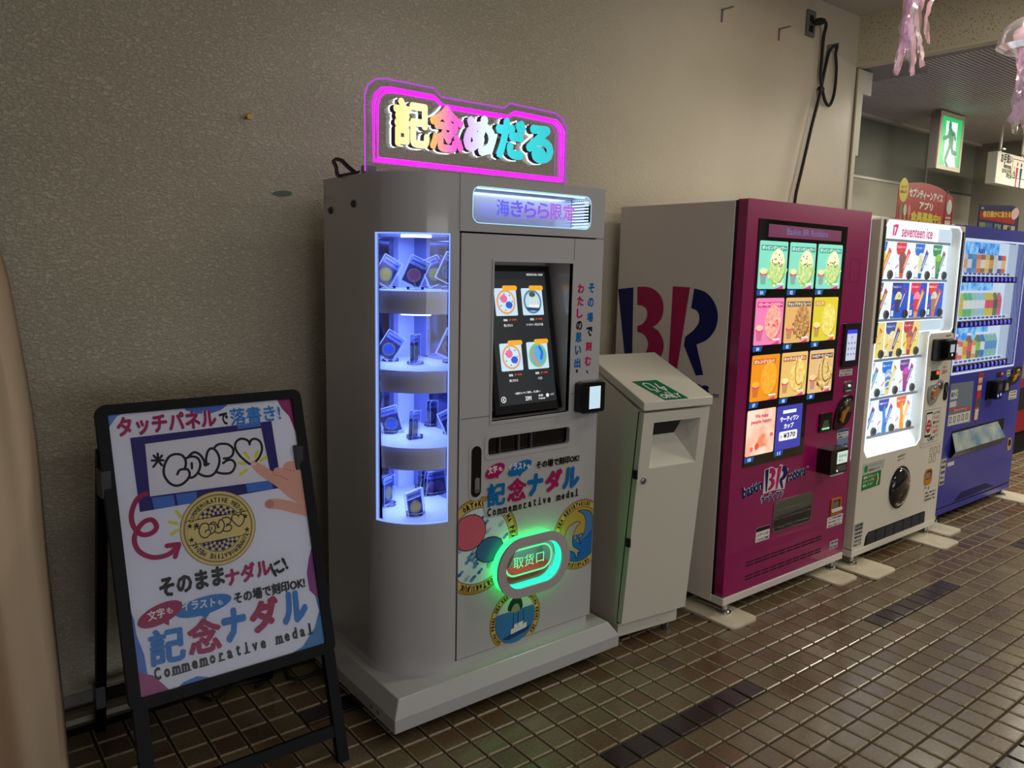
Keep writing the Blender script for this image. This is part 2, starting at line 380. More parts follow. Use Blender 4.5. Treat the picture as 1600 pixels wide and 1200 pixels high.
# ------------------------------------------------------------------ the room
WY = 12.0; WE = 25.75
struct('wall_back', MB().box(-60, WE, WY, WY+1.5, 0, 32.3, WALL))
struct('baseboard_back', MB().box(-60, WE, WY-.06, WY, 0, 1.0, BASEB), .02)
struct('ceiling', MB().box(-60, WE, -75, WY+1.5, 32.3, 33, CEIL))
struct('trim_1', MB().box(WE-.05, 26.35, -40, WY+1.5, 29.3, 33, ACO).box(WE-.12, 26.4, -40, WY+1.5, 29.15, 29.32, mat('cream_trim', (206, 198, 170), .5)),
       label='beam faced with pitted acoustic board above the passage')
struct('trim_2', MB().box(WE, WE+.16, WY-.02, WY+1.5, 0, 29.15, mat('dark_gap', (96, 88, 66), .7)).box(WE+.16, WE+.6, WY-.12, WY+1.5, 0, 29.1, mat('cream_trim', (0, 0, 0)))
       .box(WE+.6, WE+2.0, WY-.1, WY+.2, 27.6, 29.1, mat('pale_panel', (205, 200, 188), .5)).box(WE+.6, WE+.95, WY-.1, WY+.2, 23.6, 27.6, mat('pale_panel', (0, 0, 0))), .02,
       label='cream corner frame with stepped bracket at its top')
rc = struct('ceiling_2', MB().box(26.35, 110, -30, 33, 29.75, 30.2, mat('rib_ceiling', (150, 142, 138), .6)), label='lower ceiling of fine parallel ribs')
rb = MB()
RIB = mat('rib_metal', (206, 197, 192), .45)
y = -14.0
while y < 20.5:
    rb.box(26.4, 100, y, y+.16, 29.45, 29.75, RIB); y += .29
r_ = part('rib', rb, rc); r_['kind'] = 'stuff'
part('edge_strip', MB().box(26.3, 27.3, -30, 20.5, 29.2, 29.75, mat('grey_strip', (150, 142, 138), .6)).box(27.3, 30.5, 9.6, 14.2, 29.21, 29.75, mat('grey_strip', (0, 0, 0))), rc)
# far wall of dark glossy panels beyond the passage
GP = mat('grey_gloss_panel', (112, 116, 106), .3); GP2 = mat('taupe_panel', (150, 146, 132), .4)
wf = struct('wall_far', MB().box(26, 110, 20.6, 21.5, 0, 30, mat('wall_core', (90, 90, 84), .6)))
def pan(x0, x1, z0, z1, m): part('panel', MB().box(x0, x1, 20.5, 20.6, z0, z1, m), wf, .03)
for x0, x1 in ((27, 40.9), (41, 55.0), (55.1, 66)): pan(x0, x1, 24.3, 29.2, GP)
for x0, x1 in ((27, 40.9), (41, 55.0), (55.1, 66)): pan(x0, x1, 1, 24.1, GP2)
part('seam', MB().box(27, 55, 20.4, 20.52, 24.1, 24.32, mat('seam_metal', (200, 198, 190), .3, .6)).box(54.9, 55.12, 20.3, 20.52, 20, 29.2, mat('seam_metal', (0, 0, 0))), wf)
part('cornice', MB().box(26, 66, 19.9, 20.6, 29.2, 29.6, CEIL), wf)
struct('wall_right', MB().box(66, 67, -6, 21, 0, 30, mat('dim_wall', (132, 128, 116), .5)).box(84, 85, -50, 21, 0, 30, mat('dim_wall', (0, 0, 0))).box(66.9, 84.5, 14, 14.4, 0, 30, mat('dim_wall', (0, 0, 0))))
bpy.data.objects['wall_right'].hide_render = False

# floor of small square tiles, the 300 nearest as parts
fl = struct('floor', MB().box(-60, 110, -75, 22, -.6, -.08, GROUT))
def tile_mb(x0, y0, m, tilt=0):
    g = .055; c = .03; b = MB(); tx = random.uniform(-1, 1)*tilt; ty = random.uniform(-1, 1)*tilt
    X0, X1, Y0, Y1 = x0+g, x0+TP-g, y0+g, y0+TQ-g; vs = []
    for z, k in ((-.3, 0), (-c*.7, 0), (0, c)):
        for X, Y in ((X0+k, Y0+k), (X1-k, Y0+k), (X1-k, Y1-k), (X0+k, Y1-k)):
            vs.append((X, Y, z+(tx*(X-X0-.45)+ty*(Y-Y0-.45) if z > -.2 else 0)))
    fs = [(i, (i+1) % 4, 4+(i+1) % 4, 4+i) for i in range(4)]+[(4+i, 4+(i+1) % 4, 8+(i+1) % 4, 8+i) for i in range(4)]+[(8, 9, 10, 11)]
    return b.raw(vs, fs, m)
def dark(i, j):      # j = row towards the viewer
    k = j//8
    if j % 8: return False
    st = -8 if k % 2 == 0 else 2
    return (i-st) % 17 < 8
shared = []
for m in (TILE, DTILE):
    for q in range(6): shared.append((m, tile_mb(0, 0, m, .012).mesh('tile')))
cand = []; visible = []
for i in range(-34, 70):
    for j in range(-20, 34):
        x0 = i*TP; y0 = -(j+1)*TQ; c = Vector((x0+.5, y0+.5, 0)); d = c-CAM; z = d.dot(FW)
        if z < 1 or y0+TQ > 12.0+(9 if x0 > 27 else 0): continue
        u, v = 800+CF*d.dot(RT)/z, 600-CF*d.dot(UP)/z
        if not (-1100 < u < 2300 and 430 < v < 3200): continue
        seen = (-15 < u < 1615 and v < 1215) and not (-13 < x0 < -3.5 and y0 > 4.1) and not (3.2 < x0 < 14 and y0 > 5) and not (14 < x0 < 37 and y0 > 5) and not (-2.8 < x0 < 1.2 and y0 > 4.4)
        cand.append((not seen, z, i, j, x0, y0))
cand.sort()
st = MB()
for k, (_, z, i, j, x0, y0) in enumerate(cand):
    dk = dark(i, j)
    if k < 300:
        me = random.choice([q[1] for q in shared if (q[0] is DTILE) == dk])
        o = bpy.data.objects.new('tile', me); COL.objects.link(o); o.parent = fl; o.location = Vector((x0, y0, 0))*S
    else:
        t = tile_mb(x0, y0, DTILE if dk else TILE, .012); st.raw(t.v, t.f, t.mats[0])
o = part('tiles', st, fl); o['kind'] = 'stuff'

# outlet, hooks, wall marks, pipe
PW = FY(WY)
t = thing('wall_outlet', onY(1265, 55, WY), 'grey wall outlet plate high on the wall near the beam', 'outlet')
a, b = PW.px(1265, 37)
part('plate', MB().prism(PW, rrect(a-.45, a+.45, b-.75, b+.75, .06), 0, .12, mat('outlet_grey', (110, 108, 102), .5)), t, .02)
for q in (.1, -.5): part('socket', MB().prism(PW, rect(a-.2, a+.2, b+q, b+q+.35), .12, .14, DARK), t)
def w3(x, y, h=.25): a, b = PW.px(x, y); return PW.w(a, b, h)
cp = [w3(1264, 37, .3), w3(1272, 36.5, .6), w3(1279, 42, .5), w3(1281, 60), w3(1278, 95), w3(1276.5, 118), w3(1279, 140), w3(1284, 160), w3(1291, 165), w3(1298, 145),
      w3(1301, 110), w3(1300, 85), w3(1296, 74, .5), w3(1291, 80), w3(1284, 105), w3(1277, 140), w3(1271, 165), w3(1262, 200), w3(1254, 235), w3(1246, 270), w3(1238, 304), w3(1235, 330)]
t = thing('power_cord', (20, 11.8, 18), 'black power cord looped over a hook and running down behind the magenta machine', 'cord')
part('cable', MB().tube(smooth([tuple(p) for p in cp], 5), .1, RUB), t)
part('plug', MB().lathe(cp[0]+Vector((0, -.1, 0)), [(.2, 0), (.22, .35), (.12, .6)], RUB, 12, (0.4, -1, 0)), t)
part('cable_tie', MB().tube([cp[15]+Vector((-.2, 0, 0)), cp[15]+Vector((.2, 0, 0))], .14, RUB), t)
for (x, y), L in (((1128, 18), 'small metal angle hook at the top of the wall, left of the other hooks'), ((1217, 48), 'small metal angle hook just left of the wall outlet'), ((1293, 74), 'small metal hook carrying the loop of black cord')):
    p = w3(x, y, 0); solo('wall_hook', MB().box(p.x-.06, p.x+.06, p.y-.05, p.y, p.z-.55, p.z+.1, STEEL).box(p.x-.06, p.x+.06, p.y-.75, p.y, p.z+.05, p.z+.12, STEEL), p, L, 'hook')
p = w3(385, 184, 0); solo('wall_nail', MB().lathe(p, [(.05, 0), (.05, .25), (.12, .27), (.1, .33)], mat('brass', (170, 140, 80), .4, .8), 8, (0, -1, 0)), p, 'small brass nail in the stucco wall left of the neon sign', 'nail')
a, b = PW.px(439, 303); solo('paint_smear', MB().prism(PW, smooth([(a-.35, b-.03), (a-.1, b+.1), (a+.35, b+.12), (a+.4, b-.02), (a, b-.1)], 3, True), 0, .015, mat('teal_smear', (96, 108, 98), .6)), PW.w(a, b), 'faint teal smear of paint on the stucco wall', 'smear')
solo('floor_pipe', MB().tube([(-30, 11.55, .33), (-13.5, 11.55, .33)], .3, mat('pipe_metal', (120, 112, 98), .4, .5), 10), (-22, 11.55, 0), 'metal pipe lying along the foot of the wall behind the poster stand', 'pipe')
def cab(px, label):
    pts = [onZ(x, y, .12) for x, y in px]; solo('floor_cable', MB().tube(smooth([tuple(p) for p in pts], 5), .07, RUB), pts[0], label, 'cable')
cab([(312, 1087), (330, 1093), (345, 1086), (360, 1074), (380, 1067), (410, 1062)], 'black cable on the tiles under the middle of the poster')
cab([(399, 1073), (412, 1064), (413, 1055), (425, 1050)], 'short black cable end on the tiles behind the poster')
cab([(448, 1038), (449, 1055), (458, 1060), (475, 1058), (495, 1050), (510, 1045)], 'black cable looping towards the white kiosk base')

# ------------------------------------------------------------------ exit sign and restroom sign
t = thing('exit_sign', (46.6, 15.1, 29.4), 'green illuminated emergency exit sign hanging from the ribbed ceiling', 'sign')
XS = FY(14.75)
part('housing', MB().box(44.45, 48.95, 14.75, 15.55, 24.65, 29.3, mat('sign_grey', (135, 128, 122), .5)), t, .05)
part('face_frame', MB().prism(XS, rect(44.45, 48.95, 24.65, 29.3), 0, .06, mat('sign_bezel', (200, 190, 170), .5), [rect(44.8, 48.6, 25.0, 28.95)]), t)
GR = E((20, 190, 100), 1.0); WG = E((225, 248, 236), 1.0)
DG = E((10, 130, 90), .9)
m = MB().poly(XS, rect(44.8, 48.6, 25.0, 28.95), GR, .03)
sx = lambda x, y: XS.px(1440+x/10, 160+y/10)
m.poly(XS, [sx(*p) for p in ((385, 285), (560, 330), (520, 740), (540, 850), (505, 850), (515, 1020), (345, 985), (320, 890), (340, 760))], WG, .05)
part('face', m, t)
m = MB().poly(XS, ell(*sx(436, 375), .28, .42), DG, .07)
def lim(*ps, w=.36): m.stroke(XS, [sx(*p) for p in ps], w, DG, .072)
lim((440, 480), (452, 560), (445, 640), w=.9); lim((430, 470), (395, 540), (350, 560)); lim((450, 465), (500, 500), (512, 580)); lim((440, 640), (400, 760), (355, 880), w=.42); lim((450, 640), (465, 780), (520, 810), w=.42); lim((350, 925), (385, 990), w=.3)
part('pictogram', m, t)
t = thing('restroom_sign', (58, 14, 24), 'white hanging restroom sign with Japanese lettering and figures, at the right edge', 'sign')
RS = FY(14.0)
part('board', MB().box(54.8, 63.5, 14, 14.9, 24.2, 27.05, mat('signboard', (206, 204, 190), .45)), t, .06)
rx = lambda x, y: RS.px(1440+x/10, 160+y/10)
m = MB(); K = P((30, 30, 34))
m.text(RS, 'お手洗い', (rx(1235, 935)), (rx(1410, 970)), .85, K, .02, .03); m.text(RS, 'Restrooms', rx(1280, 1020), rx(1395, 1050), .45, K, .02)
m.text(RS, '洗手间 洗手間', rx(1250, 1098), rx(1392, 1125), .42, K, .02); m.text(RS, '화장실', rx(1315, 1180), rx(1392, 1198), .42, K, .02)
part('lettering', m, t)
m = MB(); fr = [rx(1435, 880), rx(1640, 935), rx(1600, 1210), rx(1400, 1170)]
m.stroke(RS, fr, .05, K, .02, True)
for x, c in ((1500, (170, 40, 60)), (1560, (25, 60, 110))):
    a, b = rx(x, 970+(x-1500)*.27); m.poly(RS, ell(a, b, .14, .2, 12), P(c), .02); m.poly(RS, [(a-.26, b-.3), (a+.26, b-.3), (a+.2, b-1.2), (a-.2, b-1.2)], P(c), .02); m.stroke(RS, [(a-.1, b-1.2), (a-.1, b-2)], .14, P(c)); m.stroke(RS, [(a+.1, b-1.2), (a+.1, b-2)], .14, P(c))
a, b = rx(1440, 1120); m.stroke(RS, ell(a, b-.1, .25, .3, 12), .06, K, .02, True); m.stroke(RS, [(a, b+.7), (a, b), (a+.25, b-.3)], .08, K)
part('pictogram', m, t)
for x in (56.3, 61.5): part('hanger', MB().lathe((x, 14.45, 27.05), [(.12, 0), (.12, 2.5)], mat('pole_paint', (215, 210, 195), .4), 10).lathe((x, 14.45, 27.3), [(.5, 0), (.5, .12)], STEEL, 12), t)

# ------------------------------------------------------------------ hanging jellyfish of pink plastic film
def film(name, tint, dif, k):
    m = glassy(name, tint, .15, .0); n, l = nt(m); out = [x for x in n if x.type == 'OUTPUT_MATERIAL'][0]; top = out.inputs[0].links[0].from_node
    d = n.new('ShaderNodeBsdfDiffuse'); d.inputs[0].default_value = (*dif, 1); e = n.new('ShaderNodeBsdfTranslucent'); e.inputs[0].default_value = (*dif, 1)
    a = n.new('ShaderNodeAddShader'); x = n.new('ShaderNodeMixShader'); x.inputs[0].default_value = k
    l.new(d.outputs[0], a.inputs[0]); l.new(e.outputs[0], a.inputs[1]); l.new(top.outputs[0], x.inputs[1]); l.new(a.outputs[0], x.inputs[2]); l.new(x.outputs[0], out.inputs[0]); return m
FILM = [film('pink_film', (1, .9, .95), (.85, .58, .70), .24), film('lilac_film', (.97, .94, 1), (.72, .6, .85), .2), film('clear_film', (1, .98, 1), (.8, .76, .82), .10)]
def ribbon(mb, top, length, wd, m, sway, seedv):
    rnd = random.Random(seedv); n = 22; vs = []; ph = rnd.uniform(0, 6); tw = rnd.uniform(-2.5, 2.5)
    for i in range(n+1):
        f = i/n; ang = tw*f+ph; ww = wd*(.5+.6*math.sin(3.1*(f*.9+.08))+.15*math.sin(f*17+ph))
        c = Vector(top)+Vector((sway[0]*f+.22*math.sin(f*7+ph), sway[1]*f+.18*math.cos(f*6+ph), -length*f))
        for k in (-1, -.33, .33, 1):
            vs.append(c+Vector((math.cos(ang)*k*ww, math.sin(ang)*k*ww, .06*math.sin(f*23+k*2)))+Vector((-math.sin(ang), math.cos(ang), 0))*(.12*math.sin(k*3+f*11)))
    mb.raw(vs, [(i*4+j, i*4+j+1, i*4+5+j, i*4+4+j) for i in range(n) for j in range(3)], m)
def jelly(c, R, tz, label, seedv, lens, hang=True):
    t = thing('hanging_jellyfish', c, label, 'decoration')
    m = MB(); cx, cy, cz = c; pr = [(.05, tz+R*.95)]
    pr = [(R*math.sin(a*math.pi/20), tz+R*.75*math.cos(a*math.pi/20)) for a in range(1, 11)]+[(R*1.05, tz-.25), (R*.8, tz-.45)]
    m.lathe((cx, cy, 0), pr, FILM[2], 22, cap=False); m.lathe((cx, cy, 0), [(r*.93, z-.1) for r, z in pr[:9]], FILM[0], 22, cap=False); part('bell', m, t)
    rnd = random.Random(seedv)
    for i, L in enumerate(lens):
        a = rnd.uniform(0, 6.28); r = rnd.uniform(0, R*.6); mb = MB()
        ribbon(mb, (cx+r*math.cos(a), cy+r*math.sin(a), tz-.2), L, rnd.uniform(.10, .30), FILM[i % 3], (rnd.uniform(-.5, .5), rnd.uniform(-.5, .5)), seedv*31+i); part('tentacle', mb, t)
    part('string', MB().tube([(cx, cy, tz+R*.7), (cx, cy, 32.3)], .02, FILM[2], 5), t)
p = onX(1427, 0, 14.0); jelly((p.x, p.y, p.z+.3), 1.3, p.z+.9, 'pink plastic film jellyfish hanging left of the other, only its ribbons in view', 5, [4.2, 3.9, 3.4, 4.1, 3.0, 2.6, 3.6, 2.2, 3.2, 3.8, 3.0, 3.5, 2.7, 3.9])
p = onX(1612, 56, 14.0); jelly((p.x+.3, p.y, p.z), 1.35, p.z-.1, 'pink plastic film jellyfish with dome, hanging at the right edge', 9, [3.9, 3.4, 3.6, 3.0, 2.5, 3.5, 3.2, 2.3, 2.8, 3.7, 3.1, 3.6, 2.6, 3.3, 3.8])

# ------------------------------------------------------------------ beige drape at the left
m = MB(); n, k_z = 90, 34; vs = []
for j in range(k_z+1):
    z = 32.2*j/k_z; f = min(1, z/23.5)
    edge = -22.05-.9*max(0, (z-2)/20)**1.6-.15*math.exp(-((z-11)/3)**2)*-1
    if z > 15: edge -= .45*(z-15)/4
    for i in range(n+1):
        u = i/n; x = edge-12*(1-u)**1.0; wv = .9*math.sin(u*24+1.3*math.sin(f*2.6))*(1-.55*f)+.22*math.sin(u*61+f*5)
        yy = 7.4+wv+(1.6*(u**10))+.5*f
        vs.append((x, yy, z))
m.raw(vs, [(j*(n+1)+i, j*(n+1)+i+1, (j+1)*(n+1)+i+1, (j+1)*(n+1)+i) for j in range(k_z) for i in range(n)], CLOTH)
o = solo('fabric_drape', m, (-26, 8, 0), 'beige fabric drape hanging in soft folds at the left edge', 'drape')
sm = o.modifiers.new('solid', 'SOLIDIFY'); sm.thickness = .006
# ------------------------------------------------------------------ poster stand
TH = math.radians(17)
PF = Fc((0, 4.51, 0), (1, 0, 0), (0, math.sin(TH), math.cos(TH)))
t = thing('poster_stand', (-17.7, 6, 0), 'black A-frame poster stand with a Japanese medal engraving poster, beside the beige drape', 'sign')
part('frame', MB().prism(PF, rrect(-20.82, -14.64, 3.45, 12.12, .28), -.28, 0, BLKM, [rect(-20.5, -14.96, 3.77, 11.82)]), t, .05)
part('backing', MB().prism(PF, rect(-20.6, -14.86, 3.67, 11.92), -.2, -.14, BLKM), t)
for a0, a1 in ((-20.74, -20.36), (-15.06, -14.7)): part('leg', MB().prism(PF, rect(a0, a1, .0, 3.5), -.3, -.02, BLKM), t, .03)
part('crossbar', MB().prism(PF, rect(-20.4, -15.0, .84, 1.2), -.25, -.05, BLKM), t, .03)
for X in (-20.72, -14.95):
    a = Vector((X, 7.9, 10.3)); b = Vector((X, 10.95, 0)); d = b-a; q = Vector((0, .16, .04)); h = Vector((.15, 0, 0))
    part('rear_leg', MB().raw([a-q-h, a-q+h, a+q+h, a+q-h, b-q-h, b-q+h, b+q+h, b+q-h], [(0, 1, 2, 3), (7, 6, 5, 4), (0, 4, 5, 1), (1, 5, 6, 2), (2, 6, 7, 3), (3, 7, 4, 0)], BLKM), t, .03)
    part('hinge_plate', MB().box(X-.18, X+.1, 7.35, 8.0, 9.0, 9.8, P((64, 66, 72), .4)), t, .03); part('hinge_plate', MB().box(X-.2, X+.1, 10.2, 10.7, 1.15, 1.9, P((84, 86, 92), .4)), t, .03)
part('rear_crossbar', MB().box(-20.6, -15, 10.5, 10.7, 1.25, 1.6, BLKM), t, .03)
PP = Fc((0, 4.51, 0), (1, 0, 0), (0, math.sin(TH), math.cos(TH)), -.1)
pc = lambda x, y: PF.px(x/1.875, 560+y/1.875)
pb = lambda x, y: PF.px(320+x/6, 610+y/6)
pa = lambda x, y: PF.px(150+x/6, 610+y/6)
pm = lambda x, y: PF.px(230+x/6.667, 740+y/6.667)
WP = P((232, 235, 255), .3); MG = P((168, 22, 92), .3); BL = P((36, 128, 208), .3); BL2 = P((70, 120, 210), .3); NV = P((40, 30, 118), .3); INK = P((20, 18, 22), .3)
YL = P((226, 216, 60), .3); SKIN = P((226, 172, 158), .35); SKIN2 = P((205, 140, 130), .35); GOLD = P((186, 156, 84), .3); GOLD2 = P((226, 208, 140), .3)
m = MB().poly(PP, rect(-20.5, -14.96, 3.77, 11.82), WP, -.1)
def B(pts, mt, h=-.09, k=0): m.poly(PP, smooth(pts, k, True) if k else pts, mt, h)
L = -20.5; R = -14.96; T = 11.82; D = 3.77
B([(L, T), pc(385, 148), pc(345, 168), pc(322, 200), pc(318, 240), pc(330, 290), pc(327, 335), (L, pc(318, 352)[1])], BL2)
q = [pc(545, 150), pc(575, 160), pc(615, 162), pc(650, 150), pc(668, 136)]; B([(q[0][0], T), *q, (q[-1][0], T)], BL2)
B([(pc(815, 118)[0], T), pc(828, 145), pc(850, 168), (R, pc(868, 215)[1]), (R, T)], P((150, 40, 110), .3))
B([(R, pc(925, 552)[1]), pc(908, 585), pc(902, 630), pc(910, 680), (R, pc(935, 705)[1])], P((140, 50, 140), .3), -.085)
B([(R, pc(930, 640)[1]), pc(925, 690), pc(938, 740), pc(925, 790), pc(890, 845), (pc(862, 872)[0], D), (R, D)], P((60, 130, 190), .3))
q = [pc(508, 982), pc(540, 950), pc(580, 932), pc(615, 935), pc(637, 944)]; B([(q[0][0], D), *q, (q[-1][0]+.1, D)], BL2)
B([(L, pc(380, 740)[1]), pc(395, 765), pc(402, 810), pc(425, 870), pc(436, 935), (L, D)], BL2, -.088)
B([(L, pc(408, 920)[1]), pc(450, 930), pc(480, 955), (pc(500, 985)[0], D), (L, D)], P((160, 60, 130), .3), -.085)
# tablet with doodle
B([pc(383, 232), pc(798, 182), pc(829, 378), pc(412, 450)], NV, -.08)
B([pc(427, 250), pc(768, 203), pc(800, 356), pc(442, 404)], P((230, 230, 244), .25), -.075)
for q in ([(447, 408), (510, 400), (516, 432), (454, 442)], [(518, 398), (578, 390), (583, 422), (524, 430)], [(723, 366), (798, 356), (804, 382), (728, 392)], [(695, 192), (765, 184), (768, 197), (700, 206)]): B([pc(*p) for p in q], BL2, -.074)
OUT = P((214, 214, 236), .3)
for s_, q0, q1, mt, ht in (('タッチパネル', (347, 232), (640, 200), MG, .6), ('で', (648, 196), (674, 193), INK, .4), ('落書き!', (680, 198), (828, 181), BL, .56)):
    m.text(PP, s_, pc(*q0), pc(*q1), ht, OUT, -.07, .09); m.text(PP, s_, pc(*q0), pc(*q1), ht, mt, -.062, .024 if '書' in s_ else .045)
love = [
 [(770, 785), (788, 748), (830, 735), (868, 740), (886, 780), (868, 830), (810, 880), (745, 890), (685, 855), (645, 785), (648, 705), (690, 622), (750, 595), (808, 603), (842, 640), (850, 690), (838, 738)],
 [(850, 635), (890, 618), (935, 620), (972, 645), (986, 700), (965, 765), (925, 808), (880, 818)], [(905, 680), (908, 728)],
 [(870, 628), (900, 592), (942, 578), (990, 608), (1022, 660), (1030, 700), (1065, 685)], [(1045, 690), (1040, 640), (1055, 572), (1090, 540), (1130, 560), (1162, 620), (1162, 690), (1130, 762), (1085, 798), (1030, 802), (985, 785), (962, 768)],
 [(1118, 535), (1150, 505), (1210, 497), (1260, 510), (1295, 550), (1290, 600), (1255, 630), (1208, 636)], [(1200, 680), (1235, 655), (1280, 650), (1312, 682), (1305, 730), (1270, 770), (1210, 778), (1160, 770), (1135, 760)],
 [(1450, 505), (1440, 475), (1405, 455), (1360, 452), (1320, 485), (1315, 540), (1350, 600), (1400, 650), (1460, 688), (1520, 650), (1555, 590), (1565, 530), (1545, 475), (1505, 452), (1470, 458), (1448, 490)]]
ast = [[(585, 590), (590, 655)], [(530, 655), (590, 655), (640, 652)], [(548, 608), (590, 655), (625, 608)], [(545, 715), (590, 655), (625, 700)]]
for q in love: m.stroke(PP, [pa(*p) for p in smooth(q, 5)], .075, INK, -.068)
for q in ast: m.stroke(PP, [pa(*p) for p in q], .07, INK, -.068)
for q in ([(385, 580), (425, 635)], [(500, 570), (485, 625)], [(535, 655), (585, 625)], [(330, 675), (385, 688)], [(345, 785), (400, 745)]): m.stroke(PP, [pb(*p) for p in q], .09, YL, -.066)
for q in ([(315, 392), (358, 448)], [(240, 505), (315, 518)], [(262, 632), (325, 592)]): m.stroke(PP, [pm(*p) for p in q], .09, YL, -.066)
B([pb(*p) for p in smooth([(440, 690), (450, 664), (490, 668), (560, 700), (645, 758), (660, 733), (690, 720), (735, 728), (755, 690), (790, 665), (840, 662), (890, 680), (930, 900), (970, 1165), (925, 1168), (850, 1150), (700, 1112), (620, 1108), (578, 1088), (575, 1050), (610, 1020), (690, 1016), (800, 1032), (880, 1052), (800, 1000), (690, 905), (560, 815), (490, 760)], 3, True)], SKIN, -.06)
B([pb(*p) for p in smooth([(575, 1050), (610, 1025), (650, 1035), (655, 1080), (620, 1105), (580, 1088)], 3, True)], SKIN2, -.057)
B([pb(*p) for p in smooth([(446, 688), (455, 668), (485, 680), (482, 700), (460, 705)], 3, True)], P((240, 200, 195), .3), -.057)
m.stroke(PP, [pb(*p) for p in smooth([(645, 758), (660, 790), (720, 800), (790, 840)], 3)], .03, SKIN2, -.057)
m.stroke(PP, [pb(*p) for p in smooth([(745, 728), (790, 745), (850, 755)], 3)], .03, SKIN2, -.057)
# curled arrow
arr = [(230, 771), (216, 779), (207, 800), (209, 821), (222, 835), (238, 833), (246, 823), (238, 812), (223, 818), (211, 840), (218, 861), (240, 871), (265, 866), (279, 852)]
m.stroke(PP, smooth([PF.px(*p) for p in arr], 5), .14, MG, -.065)
m.stroke(PP, [PF.px(*p) for p in ((262, 853), (281, 850.5), (275, 870))], .14, MG, -.064)
# gold medal print
gx, gy = PF.px(343.3, 824.8); R0 = 1.13
def disc(r, mt, h): m.poly(PP, ell(gx, gy, r, n=44), mt, h)
disc(R0, P((112, 94, 52), .3), -.062); disc(R0-.02, GOLD2, -.06); disc(1.03, P((90, 76, 50), .3), -.058); disc(1.01, GOLD, -.056); disc(.98, GOLD2, -.055); disc(.72, P((90, 76, 50), .3), -.054); disc(.70, GOLD2, -.053)
for k in range(40):
    for q in range(3):
        if (k+q) % 2: continue
        a0, a1 = 2*math.pi*k/40, 2*math.pi*(k+1)/40; r0, r1 = .42+q*.09, .51+q*.09
        m.poly(PP, [(gx+r*math.cos(a), gy+r*math.sin(a)) for r, a in ((r0, a0), (r1, a0), (r1, a1), (r0, a1))], NV, -.05)
disc(.42, NV, -.049)
bw = .36; m.poly(PP, [(gx-.92, gy-bw), (gx+.92, gy-bw), (gx+.92, gy+bw), (gx-.92, gy+bw)], GOLD2, -.046); 
for s_ in (-1, 1): m.stroke(PP, [(gx-.92, gy+s_*bw), (gx+.92, gy+s_*bw)], .02, INK, -.045)
cx0, cy0 = pa(1055, 690); k_ = .46
for q in love+ast: m.stroke(PP, [((pa(*p)[0]-cx0)*k_+gx, (pa(*p)[1]-cy0)*k_+gy+.02) for p in smooth(q, 4)], .035, INK, -.043)
m.arctext(PP, 'COMMEMORATIVE MEDAL', gx, gy, .78, 160, 20, .15, INK, -.044)
m.arctext(PP, 'COMMEMORATIVE MEDAL', gx, gy, .78, -20, -160, .15, INK, -.044)
for a in (14, 166, 194, 346): m.poly(PP, star(gx+.86*math.cos(math.radians(a)), gy+.86*math.sin(math.radians(a)), .09), INK, -.044)
for s_, q0, q1, mt, ht in (('そのまま', (472, 704), (663, 662), INK, .58), ('ナダル', (668, 672), (800, 634), MG, .56), ('に!', (808, 642), (850, 616), INK, .46)):
    m.text(PP, s_, pc(*q0), pc(*q1), ht, mt, -.07, .045)
def bubble(F, f, c1, r1, rot1, c2, r2, rot2, u, hz, t1, t2, dark=(168, 22, 92), tf=None):
    a, b = f(*c2); m.poly(F, ell(a, b, *r2, rot=rot2), BL if u else P((16, 108, 178), .3), hz); m.poly(F, [(a-.12*r2[0]/.7, b-.9*r2[1]), (a+.14*r2[0]/.7, b-.9*r2[1]), (a, b-1.5*r2[1])], BL if u else P((16, 108, 178), .3), hz)
    a, b = f(*c1); m.poly(F, ell(a, b, *r1, rot=rot1), MG, hz+.004); m.poly(F, [(a-.0*r1[0], b-.8*r1[1]), (a+.35*r1[0], b-.6*r1[1]), (a+.3*r1[0], b-1.35*r1[1])], MG, hz+.004)
    for s_, p0, p1, ht in (t1+t2): m.text(F, s_, f(*p0), f(*p1), ht, P((240, 238, 244), .3), hz+.01, .03)
bubble(PP, pc, (472, 750), (.64, .28), .25, (600, 725), (.82, .26), .06, 1, -.075,
       [('文字', (437, 772), (487, 757), .28), ('も', (490, 750), (509, 746), .18)], [('イラスト', (535, 742), (634, 727), .26), ('も', (640, 724), (655, 722), .16)])
m.text(PP, 'その場で刻印OK!', pc(690, 722), pc(898, 672), .36, INK, -.07, .035)
def big(F, f, ls, ht, h, b1, b2, bold=.06):
    for s_, p0, p1, c in ls: m.text(F, s_, f(*p0), f(*p1), ht, b1 if c else b2, h, .036 if s_ in '記念' else bold)
big(PP, pc, (('記', (441, 908), (549, 884), 1), ('念', (556, 876), (655, 853), 0), ('ナ', (658, 840), (730, 822), 1), ('ダ', (740, 812), (827, 788), 0), ('ル', (832, 785), (908, 768), 1)), 1.02, -.07, BL, MG)
